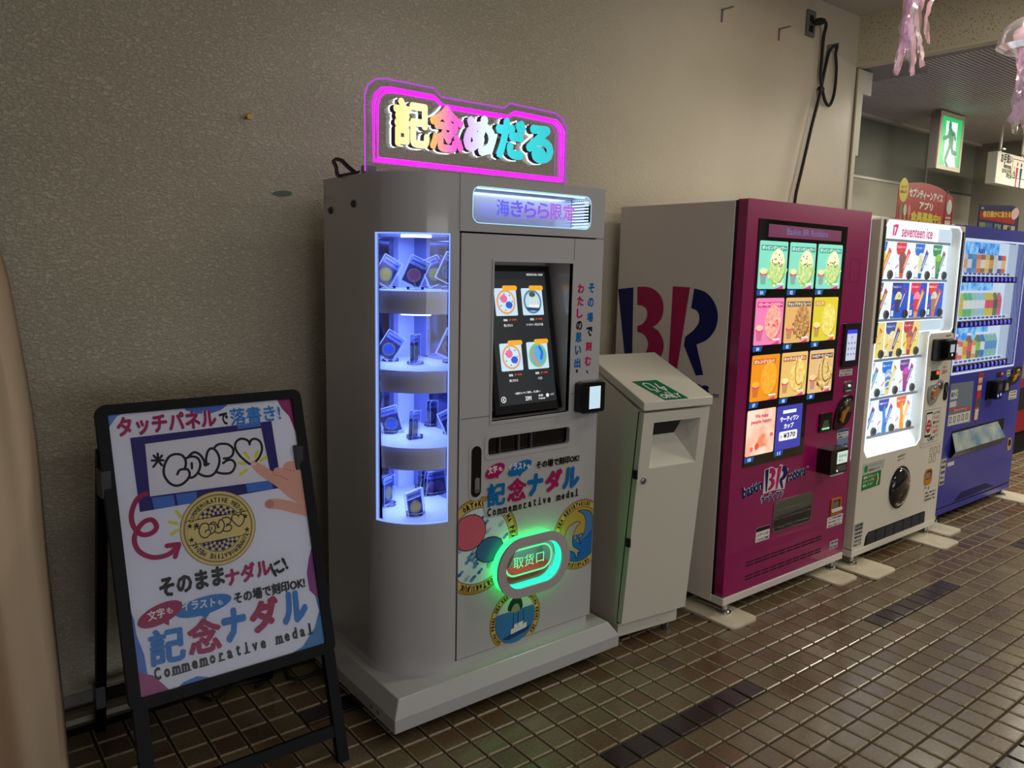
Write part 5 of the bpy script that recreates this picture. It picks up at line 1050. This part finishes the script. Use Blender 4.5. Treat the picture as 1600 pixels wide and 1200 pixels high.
part('inner_sign', MB().poly(F, rect(15.0, 21.6, 17.62, 18.45), E((226, 240, 250), 1.2), -.55).text(F, 'i7', (16.75, 17.8), (17.35, 17.8), .62, E((214, 30, 96), 1), -.5, .06).text(F, 'seventeen ice', (17.75, 17.78), (21.35, 17.78), .58, E((206, 20, 90), 1), -.5, .02), dI)
sb_ = part('shelf_rail', MB(), dI) if 0 else None
rows = [(15.55, 17.48, 4, 14.98, 2.13), (13.42, 15.35, 4, 14.96, 2.12), (11.3, 13.22, 3, 14.78, 2.0), (9.2, 11.08, 3, 14.76, 2.0), (7.05, 8.98, 3, 14.76, 2.0)]
GREY = mat('rail_grey', (170, 178, 188), .35, .2, .35)
for z, x1 in ((17.5, 23.3), (15.4, 23.3), (13.28, 23.2), (11.13, 21), (9.03, 21), (6.95, 21)): part('shelf_rail', MB().box(14.85, x1, IY+.3, IY+.45, z, z+.13, GREY), dI)
IC = [((30, 100, 210), (236, 206, 60), (220, 160, 30), (226, 120, 30)), ((220, 50, 50), (130, 80, 60), (120, 70, 56), (226, 80, 40)), ((40, 110, 210), (244, 240, 200), (230, 228, 170), (40, 90, 190)), ((40, 140, 90), (150, 200, 50), (90, 160, 80), (40, 120, 100)),
      ((130, 100, 84), (240, 220, 140), (80, 60, 60), (170, 90, 40)), ((40, 60, 150), (240, 230, 150), (60, 60, 80), (40, 80, 200)), ((226, 50, 80), (244, 150, 180), (220, 60, 70), (240, 160, 60)), ((226, 60, 50), (226, 220, 190), (170, 130, 90), (230, 110, 40)),
      ((30, 110, 80), (140, 190, 90), (90, 140, 100), (240, 160, 60)), ((50, 80, 160), (240, 226, 200), (240, 210, 150), (40, 60, 130)), ((190, 40, 60), (170, 90, 90), (230, 140, 60), (170, 60, 60)),
      ((40, 130, 210), (120, 190, 220), (80, 160, 200), (60, 150, 170)), ((20, 110, 210), (140, 190, 240), (60, 130, 220), (236, 220, 120)), ((110, 50, 150), (210, 70, 180), (170, 50, 120), (120, 60, 170)),
      ((150, 200, 240), (240, 238, 220), (60, 140, 220), (30, 90, 190)), ((50, 70, 180), (90, 170, 240), (50, 140, 220), (30, 100, 210)), ((240, 110, 40), (255, 190, 60), (250, 160, 30), (255, 200, 40))]
nm = ['yellow cup', 'brown chocolate cone', 'cream cone', 'green melon cone', 'brown float', 'cookie cone', 'pink strawberry cone', 'almond cone', 'green tea cone', 'vanilla cone', 'caramel cone', 'blue soda cup', 'blue striped twist', 'purple grape cup', 'pale blue cup', 'blue ice stick', 'orange ice stick']
ii = 0
for r, (z0, z1, n, xa, dx) in enumerate(rows):
    for c in range(n):
        hc, top_, bod, wrp = IC[ii]; a = xa+c*dx; W = 1.9; full = (r == 1 and c > 0) or r == 2
        m = MB().poly(F, rect(a, a+W, z0, z1), E((30, 90, 200), 1) if (r == 1 and c > 0) else E((236, 220, 130), 1) if r == 2 else E((232, 242, 250), 1.1), -.4)
        sw = 1.15
        m.poly(F, [(a, z1), (a+sw, z1), (a+sw-.12, z1-.45), (a+sw*.6, z1-.72), (a+.15, z1-.62), (a, z1-.4)], E(hc, 1), -.395)
        m.text(F, ('巨峰シャーベット', 'チョコレート', 'クッキー', '抹茶ミルク')[ii % 4], (a+.08, z1-.3), (a+sw-.2, z1-.3), .13, E((245, 245, 245), 1), -.39, .02, res=1)
        cx = a+.78; zb = z0+.02; kind = 'stick' if ii >= 15 else 'cone'
        if kind == 'cone':
            m.poly(F, smooth([(cx-.36, zb+.95), (cx-.4, zb+1.15), (cx-.2, zb+1.38), (cx+.1, zb+1.4), (cx+.34, zb+1.2), (cx+.34, zb+.95)], 3, True), E(top_, 1), -.388)
            m.poly(F, [(cx-.38, zb+1.0), (cx+.34, zb+1.0), (cx+.2, zb+.3), (cx+.14, zb), (cx-.22, zb), (cx-.26, zb+.3)], E(bod, 1), -.386); m.poly(F, [(cx-.25, zb+.3), (cx+.2, zb+.3), (cx+.14, zb), (cx-.22, zb)], E(wrp, 1), -.384)
        else: m.poly(F, smooth([(cx-.2, zb), (cx-.22, zb+.8), (cx-.3, zb+1.2), (cx-.15, zb+1.55), (cx+.02, zb+1.45), (cx+.05, zb+1.0), (cx+.2, zb+.6), (cx+.25, zb)], 3, True), E(bod, 1), -.386)
        # slanted wrapped pack
        m.poly(F, [(cx+.02, zb+.45), (cx+.2, zb+.35), (cx+.78, zb+1.35), (cx+.5, zb+1.55)], E(wrp, 1), -.382); m.poly(F, [(cx+.5, zb+1.55), (cx+.78, zb+1.35), (cx+.82, zb+1.42), (cx+.55, zb+1.62)], E((220, 40, 60), 1), -.380); m.stroke(F, [(cx+.2, zb+.6), (cx+.6, zb+1.3)], .06, E((240, 240, 240), 1), -.379)
        if ii == 12:
            for q in range(3): m.stroke(F, smooth([(cx-.36, zb+.3+q*.35), (cx, zb+.45+q*.35), (cx+.3, zb+.25+q*.35)], 3), .09, E((250, 236, 150), 1), -.383)
        if ii in (2, 5, 7, 11):
            for q in range(12): m.poly(F, ell(cx+rnd.uniform(-.28, .25), zb+rnd.uniform(.6, 1.3), .03, n=6), E((90, 80, 80) if ii != 11 else (230, 240, 250), 1), -.383)
        m.stroke(F, [(a+.06, zb+.55), (a+.32, zb+.72)], .07, E((220, 50, 80), 1), -.381); m.poly(F, rect(a+.04, a+.3, zb+.1, zb+.4), E((240, 244, 250), 1), -.383); m.text(F, '11', (a+.1, zb+.15), (a+.16, zb+.15), .18, E((60, 60, 70), 1), -.38); m.text(F, '150円', (a+1.3, zb+.72), (a+1.52, zb+.72), .12, E((90, 100, 110), 1), -.38, res=1)
        m.poly(F, rect(a+.05, a+.5, zb+.02, zb+.07), E((50, 120, 210), 1), -.381)
        cd_ = part('flavour_card', m, dI, label='backlit card with a ' + nm[ii])
        part('select_button', MB().lathe(F.w(a+1.6, z0+.22, -.42), [(.24, 0), (.24, .1), (.20, .14)], P((120, 124, 122), .3), 16, F.n).lathe(F.w(a+1.6, z0+.22, -.30), [(.17, 0), (.16, .04)], P((84, 88, 86), .25), 14, F.n), cd_)
        ii += 1
part('window_glass', MB().poly(F, wpoly, GLASS, -.03), dI)
part('upper_side_light', MB().poly(F, rect(22.1, 23.9, 17.5, 18.4), E((206, 222, 236), 1.0), -.5).poly(F, rect(20.9, 23.8, 12.6, 13.2), E((196, 214, 226), 1.0), -.6), dI)
up = part('control_panel', MB().prism(F, rrect(21.3, 24.2, 1.4+4.4, 12.45, .2), 0, .03, ICEW), dI, .01)
pr_ = part('payment_reader', MB().prism(F, rrect(21.5, 22.9, 10.9, 12.15, .12), .03, .35, BLK).prism(F, rrect(22.35, 23.3, 10.95, 12.1, .1), .1, .62, BLK), up, .03)
part('reader_screen', MB().poly(F, rect(22.5, 23.05, 11.4, 11.85), E((170, 174, 190), .9), .63).poly(F, ell(22.8, 11.25, .07, n=10), E((250, 250, 250), 1.2), .63), pr_)
part('bill_slot', MB().prism(F, rrect(23.3, 24.05, 11.2, 12.1, .1), .03, .08, P((70, 66, 60), .4)).poly(F, rect(23.45, 23.9, 11.4, 11.9), P((150, 146, 138), .3), .085), up)
part('price_display', MB().prism(F, rect(21.7, 22.75, 9.75, 10.3), .03, .06, BLK).poly(F, rect(22.35, 22.7, 10.05, 10.25), E((255, 80, 40), 1.6), .065), up)
m = MB().text(F, 'Glico', (23.15, 10.0), (23.8, 10.1), .26, P((190, 40, 60)), .04, .0).text(F, '電子マネー', (23.25, 10.35), (23.7, 10.37), .12, P((60, 60, 60)), .04).text(F, '販売中', (23.2, 12.22), (23.8, 12.25), .1, P((60, 60, 60)), .04); part('panel_lettering', m, up)
cu = part('coin_unit', MB().prism(F, smooth([(21.55, 9.4), (21.6, 8.6), (22.0, 8.3), (22.5, 8.4), (23.0, 8.9), (23.35, 9.2), (23.3, 9.6), (22.9, 9.7), (22.4, 9.5)], 3, True), .03, .1, P((150, 150, 148), .35)), up, .02)
part('coin_ring', MB().lathe(F.w(22.2, 9.0, .1), [(.36, 0), (.33, .06), (.3, .03)], STEEL, 16, F.n).lathe(F.w(22.95, 9.35, .1), [(.24, 0), (.22, .05), (.1, .05)], CHR, 14, F.n), cu)
part('coin_lever', MB().prism(F, [(21.85, 8.75), (22.0, 9.1), (22.55, 9.25), (22.4, 8.95), (22.05, 8.65)], .12, .22, P((196, 124, 50), .4)), cu)
part('return_lever', MB().prism(F, rrect(23.6, 24.1, 8.4, 9.5, .22), .03, .07, BLK, ).prism(F, rrect(23.72, 23.98, 8.9, 9.3, .1), .07, .14, CHR), up)
m = MB().prism(F, rect(21.45, 23.5, 5.95, 8.05), .03, .045, P((226, 222, 212))).stroke(F, rect(21.5, 23.45, 6.0, 8.0), .02, P((120, 120, 118)), .05, True)
m.prism(F, rrect(21.65, 22.45, 6.35, 7.85, .1), .045, .05, BLK).poly(F, rect(21.7, 22.4, 6.5, 7.75), P((236, 234, 228)), .055).poly(F, ell(22.05, 7.0, .32, .4, 20), P((200, 40, 50)), .06)
for i, (s_, c_) in enumerate((('いつでも', (40, 40, 40)), ('アイスに', (200, 30, 50)), ('使える', (40, 40, 40)), ('クーポン', (200, 30, 50)), ('GET', (200, 30, 50)), ('しよう', (40, 40, 40)))): m.text(F, s_, (22.6, 7.62-i*.28), (23.35, 7.65-i*.28), .2, P(c_), .052, .03, res=1)
m.text(F, 'お得な', (21.8, 7.1), (22.3, 7.1), .14, P((240, 230, 230)), .065); m.text(F, '情報を', (21.8, 6.85), (22.3, 6.85), .14, P((240, 230, 230)), .065); m.text(F, 'OK!', (22.1, 6.1), (22.9, 6.1), .24, P((70, 70, 70)), .06)
part('app_poster', m, up)
m = MB().prism(F, rect(22.6, 24.15, 5.78, 5.95), .0, .015, P((214, 160, 50))).text(F, '返品・返金について', (22.7, 5.82), (24.05, 5.82), .1, INK, .02)
for i in range(5): a = 22.7+(i % 3)*.5; m.stroke(F, rrect(a, a+.3, 5.1-(i//3)*.5+.1, 5.5-(i//3)*.5+.1, .05), .03, P((60, 60, 60)), .01, True)
part('notice', m, dI)
cr = part('coin_return', MB().prism(F, rrect(22.3, 23.25, 3.35, 4.35, .3), 0, .04, P((200, 130, 40), .35), [rrect(22.42, 23.13, 3.68, 4.25, .18)]).poly(F, rrect(22.42, 23.13, 3.68, 4.25, .18), P((90, 64, 50), .4), .01), dI, .01)
part('return_flap', MB().poly(F, rect(22.5, 23.05, 3.75, 4.1), P((150, 140, 132), .2), .02), cr)
sticker(F, dI, 22.5, 24.1, 2.3, 2.95, P((220, 216, 206)), ['故障・お問い合わせ', '使用者へのお願い', '販売会社 TEL'])
sticker(F, dI, 22.4, 23.1, 2.98, 3.3, P((214, 214, 208)), ['℡ ▯'])
po = part('pickup_port', MB().prism(F, ell(19.25, 3.78, 1.2, 1.24, 36), 0, .05, BLK, [ell(19.2, 3.78, 1.08, 1.14, 36)]), dI, .01)
m = MB(); vs = []; ns, nr = 28, 7
for j in range(nr+1):
    t_ = j/nr*math.pi/2
    for i in range(ns): a = 2*math.pi*i/ns; vs.append(F.w(19.2+1.08*math.cos(t_)*math.cos(a), 3.78+1.14*math.cos(t_)*math.sin(a), .02+.34*math.sin(t_)))
m.raw(vs, [(j*ns+i, j*ns+(i+1) % ns, (j+1)*ns+(i+1) % ns, (j+1)*ns+i) for j in range(nr) for i in range(ns)], mat('smoky_dome', (22, 22, 26), .08, coat=1))
part('dome_flap', m, po)
m = MB().text(F, '商品取出口', (18.7, 5.55), (19.6, 5.6), .13, P((110, 110, 104)), .01).text(F, 'お取り下さい', (18.7, 5.35), (19.6, 5.4), .11, P((110, 110, 104)), .01); part('port_lettering', m, dI)
m = MB().prism(F, [(14.9, 4.25), (16.9, 4.3), (16.92, 5.14), (14.92, 5.1)], 0, .012, P((28, 130, 50)))
for i, s_ in enumerate(('環境にやさしい', 'スティックを', '使用しています')): m.text(F, s_, (15.0, 4.86-i*.22), (16.3-i*.12, 4.88-i*.22), .17, P((240, 240, 230)), .02, .03)
m.stroke(F, smooth([(16.5, 4.4), (16.62, 4.7), (16.5, 5.0)], 3), .1, P((230, 236, 230)), .02); m.poly(F, ell(16.36, 4.72, .09, .12, 10), P((200, 40, 40)), .02); part('eco_sticker', m, dI)
m = MB().prism(F, [(14.88, 5.15), (17.15, 5.2), (17.2, 5.76), (14.9, 5.72)], 0, .012, P((190, 194, 186))).poly(F, ell(15.2, 5.42, .18, .2, 16), P((40, 140, 70)), .02).text(F, 'エコスティック', (15.5, 5.48), (16.9, 5.5), .15, P((150, 160, 150)), .02).text(F, '環境対応スティック', (15.5, 5.24), (16.7, 5.26), .13, P((150, 60, 100)), .02); part('eco_sticker', m, dI)
gv = [(15.75, 1.0), (15.85, 1.5), (16.1, 1.72), (22.75, 1.72), (22.85, 1.6), (22.9, 1.0)]
g = part('vent_grille', MB().prism(F, gv, .0, .02, P((30, 32, 36), .5)), dI)
v = MB()
for i in range(7): v.box(16.0, 22.8, IY-.05, IY-.015, 1.06+i*.09, 1.10+i*.09, P((70, 74, 82), .4))
for i in range(6): v.box(16.9+i*1.05, 16.95+i*1.05, IY-.06, IY-.015, 1.02, 1.7, P((26, 28, 32)))
part('grille_slats', v, g)
sticker(F, dI, 14.55, 15.45, 1.15, 2.45, P((196, 194, 188)), ['注意', '温度管理', '▣▣▣', '飲料', '2024', 'No.17'], head=P((150, 150, 148)))

# ------------------------------------------------------------------ blue drink machine
DX0, DX1, DY = 25.95, 37.7, 4.28
dm = machine('drink_machine', (31.8, 8, 0), 'blue canned and bottled drink vending machine at the far right of the row', DX0, DX1, DY, BLU, BLU, zt=18.85, ybk=11.6, bay=rect(26.0, 36.05, 9.5, 18.2))
F = FY(DY); whole = rect(26.1, 35.9, 9.7, 18.0)
dD = part('door', MB().prism(F, rect(DX0+.03, DX1, .98, 18.8), -.55, 0, BLU, [whole]), dm, .08)
part('light_box', MB().box(26.0, 36.0, DY+1.1, DY+1.15, 9.6, 18.1, E((196, 214, 232), 1.0)).box(35.9, 36, DY+.1, DY+1.1, 9.6, 18.1, E((176, 192, 212), .9)).box(26, 26.1, DY+.1, DY+1.1, 9.6, 18.1, E((190, 206, 226), .9)), dD, label='glowing pale light box')
wat = mat('water_backdrop', (70, 160, 235), .5, 0, 1.0); mottle(wat, (40, 130, 225), (150, 210, 245), 22, 1)
for i, (z0, z1) in enumerate(((16.2, 17.95), (13.5, 15.4), (10.9, 12.5))): part('backdrop_card', MB().box(26.1, 34.0 if i == 0 else 33.6, DY+1.02, DY+1.09, z0, z1, wat), dD)
part('window_frame', MB().stroke(F, whole, .12, E((196, 212, 236), .9), .01, True), dD)
part('brand_lettering', MB().text(F, 'Asahi', (30.6, 17.2), (31.7, 17.25), .45, E((20, 50, 150), 1), -1.0, .05), dD)
bt = {}
def bottle(kind, c1, c2, key):
    if key in bt: return bt[key]
    m = MB(); A_ = E(tuple(int(v*.75+50) for v in c1), .72); B_ = E(tuple(int(v*.75+50) for v in c2), .78)  # bodies glow to imitate the light inside the display window
    if kind == 'can': m.lathe((0, 0, 0), [(.17, 0), (.2, .05), (.2, .3)], A_, 12).lathe((0, 0, 0), [(.203, .3), (.203, .85)], B_, 12, cap=False).lathe((0, 0, 0), [(.2, .85), (.2, 1.1), (.15, 1.18)], A_, 12)
    else: m.lathe((0, 0, 0), [(.18, 0), (.21, .06), (.21, .5)], A_, 12).lathe((0, 0, 0), [(.213, .5), (.213, 1.05)], B_, 12, cap=False).lathe((0, 0, 0), [(.21, 1.05), (.2, 1.18), (.085, 1.48), (.11, 1.52)], A_, 12).lathe((0, 0, 0), [(.13, 1.52), (.13, 1.66)], E((235, 235, 240), .8), 10)
    bt[key] = m.mesh('drink_'+kind); return bt[key]
rowz = [(15.98, ['can']*12, [((226, 190, 60), (240, 220, 120), 'yellow'), ((60, 56, 60), (230, 230, 230), 'black and white'), ((206, 210, 214), (220, 150, 90), 'silver'), ((60, 120, 190), (210, 220, 236), 'blue'), ((60, 150, 220), (40, 110, 200), 'bright blue'), ((220, 110, 60), (240, 160, 90), 'orange'), ((150, 90, 70), (230, 226, 220), 'brown'), ((226, 190, 70), (240, 210, 120), 'golden'), ((90, 84, 70), (226, 140, 60), 'dark'), ((220, 226, 220), (200, 226, 210), 'white'), ((60, 60, 150), (230, 230, 240), 'navy'), ((226, 90, 50), (240, 190, 110), 'red')]),
        (13.18, ['bottle']*12, [((206, 190, 60), (226, 100, 40), 'amber'), ((206, 190, 60), (226, 100, 40), 'amber'), ((190, 206, 60), (226, 180, 60), 'lime'), ((80, 190, 110), (226, 240, 230), 'green'), ((80, 190, 110), (226, 240, 230), 'green'), ((150, 210, 200), (226, 236, 240), 'clear'), ((150, 210, 230), (226, 236, 240), 'pale blue'), ((150, 210, 230), (226, 236, 240), 'pale blue'), ((226, 200, 60), (220, 60, 80), 'yellow and red'), ((226, 200, 60), (220, 60, 80), 'yellow and red'), ((90, 110, 60), (60, 60, 60), 'dark green'), ((220, 90, 120), (220, 60, 90), 'pink')]),
        (10.42, ['can', 'can', 'bottle', 'can', 'can', 'bottle', 'can', 'bottle', 'bottle', 'bottle', 'bottle', 'bottle'], [((226, 200, 90), (220, 70, 50), 'yellow and red'), ((120, 130, 120), (226, 226, 226), 'grey'), ((200, 70, 90), (236, 226, 220), 'pink and white'), ((230, 100, 60), (236, 226, 210), 'red and cream'), ((226, 200, 60), (236, 120, 50), 'yellow'), ((130, 84, 60), (226, 60, 50), 'brown'), ((236, 150, 60), (240, 220, 190), 'orange'), ((80, 120, 80), (120, 190, 70), 'green'), ((40, 110, 210), (230, 240, 250), 'blue'), ((130, 200, 190), (60, 140, 210), 'clear blue'), ((130, 200, 190), (60, 140, 210), 'clear blue'), ((130, 200, 190), (60, 140, 210), 'clear blue')])]
ordn = ['first', 'second', 'third', 'fourth', 'fifth', 'sixth', 'seventh', 'eighth', 'ninth', 'tenth', 'eleventh', 'last']
for r, (z, kinds, cols) in enumerate(rowz):
    part('shelf', MB().box(26.15, 34.9, DY+.35, DY+1.05, z-.1, z, E((210, 220, 232), .8)), dD)
    rail = part('button_rail', MB().box(26.2, 34.95, DY+.05, DY+.3, z-.62, z-.2, mat('rail_dark', (96, 100, 116), .3, .5)), dD, .04)
    for i in range(12):
        x = 26.62+i*.665; o = bpy.data.objects.new('drink_'+kinds[i], bottle(kinds[i], *cols[i][:2], (r, i))); COL.objects.link(o); o.location = Vector((x, DY+.72, z+.002))*S
        tag(o, '%s %s, %s from left on the %s shelf of blue drink machine' % (cols[i][2], kinds[i], ordn[i], ('top', 'middle', 'bottom')[r]), kinds[i], 'drinks on the %s shelf of the blue machine' % ('top', 'middle', 'bottom')[r])
        part('push_button', MB().lathe((x+.15, DY+.05, z-.41), [(.20, 0), (.20, .06), (.16, .1)], P((40, 40, 60), .3), 12, (0, -1, 0)).lathe((x+.15, DY-.05, z-.41), [(.13, 0), (.11, .04)], E((90, 80, 230), 1.2), 10, (0, -1, 0)), rail)
    m = MB()
    for i in range(12): x = 26.62+i*.665; m.poly(F, rrect(x-.22, x+.25, z-.13, z+.0, .05), E((70, 90, 180), .8), -.28)
    part('price_tags', m, dD)
part('window_glass', MB().poly(F, whole, GLASS, -.02), dD)
m = MB().prism(F, [(26.3, 6.45), (29.75, 6.3), (29.55, 9.05), (26.2, 9.12)], 0, .015, P((120, 132, 150), .2)); WS = P((206, 208, 206))
m.poly(F, rect(26.3, 27.3, 8.1, 8.7), WS, .02).poly(F, rect(26.3, 27.25, 7.6, 7.95), WS, .02).poly(F, [(26.35, 7.3), (29.4, 7.15), (29.4, 7.45), (26.35, 7.55)], P((170, 90, 90)), .02).poly(F, rect(26.3, 29.5, 6.4, 7.1), P((214, 212, 204)), .02)
m.text(F, '100コース', (26.4, 8.25), (27.2, 8.25), .3, INK, .03).text(F, 'キャンペーン', (27.0, 7.25), (28.9, 7.22), .2, P((236, 220, 220)), .03, .03)
for i in range(5): m.stroke(F, rrect(26.5+i*.6, 26.75+i*.6, 6.6, 6.95, .04), .05, P((90, 100, 130)), .03, True)
part('campaign_poster', m, dD)
m = MB().prism(F, [(30.1, 6.4), (30.65, 6.25), (30.85, 6.5), (31.0, 9.5), (30.2, 9.6)], 0, .02, P((150, 60, 70))); 
for i, c_ in enumerate(((200, 170, 150), (226, 200, 190), (190, 60, 60), (60, 100, 80), (170, 130, 60))): m.poly(F, rect(30.25, 30.85, 9.2-i*.5-.35, 9.2-i*.5), P(c_), .025)
m.poly(F, rect(30.25, 30.75, 6.4, 7.1), P((214, 206, 200)), .025).text(F, '当たり', (30.3, 9.0), (30.8, 9.0), .22, P((240, 230, 220)), .03, .04); part('strip_poster', m, dD)
part('card_reader', MB().prism(F, rrect(31.7, 33.3, 7.6, 8.9, .1), .0, .12, BLK).prism(F, rrect(32.2, 33.1, 7.65, 8.9, .1), .12, .5, BLK), dD, .03)
part('reader_lights', MB().poly(F, ell(32.4, 7.9, .1, n=12), E((120, 130, 255), 2), .51).poly(F, ell(32.85, 7.95, .1, n=12), E((120, 130, 255), 2), .51).poly(F, rect(32.4, 32.9, 8.25, 8.7), P((70, 74, 80), .1), .51), dD)
part('price_display', MB().prism(F, rect(33.2, 34.2, 9.0, 9.35), 0, .03, BLK).poly(F, ell(34.0, 9.22, .12, .1, 12), E((255, 70, 40), 1.8), .04), dD)
part('coin_unit', MB().prism(F, smooth([(35.4, 8.5), (35.6, 9.2), (36.1, 9.5), (37.3, 9.5), (37.3, 9.0), (36.8, 8.5), (36.0, 8.3)], 3, True), 0, .07, BLK).lathe(F.w(36.8, 9.1, .07), [(.26, 0), (.24, .06), (.2, .04)], mat('brass', (170, 140, 80)), 14, F.n).prism(F, [(35.8, 8.55), (36.0, 8.9), (36.6, 9.1), (36.3, 8.7)], .07, .15, P((190, 130, 60))), dD)
part('bill_slot', MB().prism(F, rect(34.6, 35.6, 7.85, 8.75), 0, .06, BLK).poly(F, [(34.8, 8.0), (35.4, 8.0), (35.2, 8.5), (34.9, 8.5)], P((150, 150, 140)), .065), dD)
sticker(F, dD, 34.9, 35.5, 8.95, 9.4, P((210, 206, 200)), ['▣', '硬貨']); sticker(F, dD, 35.7, 37.1, 7.25, 7.85, P((214, 210, 200)), ['1000円札', '5千円札不可', '使えません'])
hz = part('pickup_hatch', MB().prism(F, [(27.05, 4.25), (35.3, 4.25), (35.4, 6.0), (27.1, 6.0)], .0, .02, DARK), dD)
m = MB().raw([F.w(27.1, 5.85, .03), F.w(34.2, 5.9, .03), F.w(35.0, 4.75, .35), F.w(27.1, 4.7, .35)], [(0, 3, 2, 1)], mat('hatch_flap', (150, 172, 190), .12, coat=1)); mottle(mat('hatch_flap', (0, 0, 0)), (120, 150, 180), (200, 214, 206), 7)
m.raw([F.w(27.1, 4.7, .35), F.w(35.0, 4.75, .35), F.w(35.2, 4.3, .1), F.w(27.1, 4.25, .1)], [(0, 3, 2, 1)], P((70, 76, 84), .3)); part('hatch_flap', m, hz)
m = MB().prism(F, rrect(36.45, 37.15, 3.5, 4.4, .28), 0, .04, P((190, 150, 110), .35), [rrect(36.55, 37.05, 3.8, 4.3, .16)]).poly(F, rrect(36.55, 37.05, 3.8, 4.3, .16), DARK, .01); part('coin_return', m, dD)
part('kick_louvre', MB().prism(F, [(28.5, 1.15), (29.5, 1.6), (33.5, 1.6), (35.0, 1.15)], .0, .02, P((24, 28, 90), .5)).box(DX0+.1, DX1-.1, DY-.02, DY, .98, 1.05, DARK), dD)
sticker(F, dD, 26.0, 26.7, 2.6, 4.3, P((200, 198, 190)), ['注意', '飲料', '設置', 'No.', '管理'])
part('brand_sticker', MB().prism(F, rect(26.95, 27.9, 3.7, 3.95), 0, .015, P((214, 214, 220))), dD)

# ------------------------------------------------------------------ pop signs on the machines
F = FY(3.75)
t = thing('pop_sign', (19.4, 3.8, 18.6), 'red cut-out sign about an ice app standing on the white ice cream bar machine', 'sign')
RED = P((176, 34, 36), .35); q = [(16.2, 18.55), (16.25, 20.2), (16.6, 20.45)]+smooth([(17.3, 20.55), (18.8, 20.68), (20.6, 20.6), (21.6, 20.42)], 3)+[(22.6, 20.15), (22.8, 19.9), (22.75, 18.55)]
part('board', MB().prism(F, q, -.03, .0, RED), t); m = MB(); WW = P((235, 230, 225), .4); YY = P((214, 200, 60), .4)
m.text(F, 'セブンティーンアイス', (17.35, 19.85), (21.3, 19.75), .5, WW, .01, .06).text(F, 'アプリ', (18.6, 19.3), (20.2, 19.25), .42, WW, .01, .06).text(F, '会員募集中!!', (17.75, 18.65), (21.3, 18.6), .52, YY, .01, .06)
m.poly(F, ell(16.75, 20.15, .5, .62, 18), YY, .008).text(F, 'スタンプ', (16.4, 20.2), (17.1, 20.25), .16, P((120, 60, 30)), .015).text(F, '貯めよう', (16.4, 19.95), (17.1, 20.0), .18, P((190, 50, 40)), .015, .04)
for x, c_ in ((16.6, (90, 140, 110)), (17.05, (220, 206, 170)), (17.5, (214, 130, 150))): m.poly(F, [(x-.14, 19.0), (x+.14, 19.0), (x+.05, 18.6), (x-.05, 18.6)], P((170, 140, 90)), .012).poly(F, ell(x, 19.15, .18, .3, 12), P(c_), .014)
m.stroke(F, [(21.65, 18.6), (21.75, 20.5), (22.65, 20.15), (22.6, 18.6)], .05, INK, .012).poly(F, ell(22.2, 19.6, .33, .42, 18), P((206, 214, 206)), .013).poly(F, rect(21.8, 22.5, 18.6, 18.85), P((210, 190, 180)), .013).poly(F, rect(21.85, 22.5, 18.95, 19.05), P((210, 190, 180)), .013)
part('print', m, t)
F = FY(4.45)
t = thing('pop_sign', (31, 4.5, 18.8), 'navy and red prize campaign sign standing on the blue drink machine', 'sign')
part('board', MB().prism(F, [(28.0, 18.05), (34.4, 17.9), (34.3, 20.2), (33.2, 20.4), (28.05, 20.15)], -.04, 0, P((40, 44, 90), .3)), t); m = MB()
m.poly(F, [(28.1, 19.3), (33.7, 19.2), (33.7, 20.05), (28.1, 19.75)], P((170, 40, 50), .3), .01).text(F, '毎日誰かに当たる!', (28.55, 19.4), (33.1, 19.6), .42, P((230, 190, 80), .3), .02, .06).text(F, 'Asahi', (28.2, 19.9), (28.6, 19.92), .12, WW, .02)
for a, c_ in ((28.15, (120, 140, 90)), (29.2, (60, 90, 140)), (30.5, (110, 140, 120)), (31.9, (196, 180, 120))): m.poly(F, rect(a, a+1.0, 18.35, 19.1), P(c_), .012)
m.poly(F, ell(32.7, 18.75, .18, .34, 12), INK, .016).poly(F, ell(30.9, 18.8, .2, .2, 10), P((80, 60, 60)), .016).poly(F, smooth([(32.9, 19.9), (33.6, 20.3), (34.2, 20.1), (34.0, 19.7), (33.3, 19.5)], 3, True), P((236, 200, 190)), .018)
for a in (30.6, 31.4, 32.2): m.poly(F, rect(a, a+.6, 18.12, 18.32), P((170, 176, 190)), .014)
m.poly(F, rect(33.1, 33.8, 17.98, 19.1), P((180, 180, 160)), .014); part('print', m, t)
# ------------------------------------------------------------------ machine beyond
t = thing('far_machine', (53, 9.5, 0), 'grey and red vending machine half hidden beyond the blue drink machine', 'vending machine')
part('cabinet', MB().box(44.5, 56, 9.0, 15, 2.2, 18.5, P((120, 122, 124), .4)), t, .1); F = FY(9.0)
part('red_panel', MB().prism(F, rect(44.5, 56, 2.2, 7.0), 0, .1, P((150, 20, 30), .35)).prism(F, rect(44.5, 56, 4.2, 6.2), .1, .14, DARK), t)
part('foot', MB().box(45, 55.5, 9.3, 14.5, 0, 2.2, DARK), t)
sticker(F, t, 49.6, 51.5, 12.0, 14.6, P((190, 188, 176)), ['1', 'I', 'T', 'TS'], h=.1)
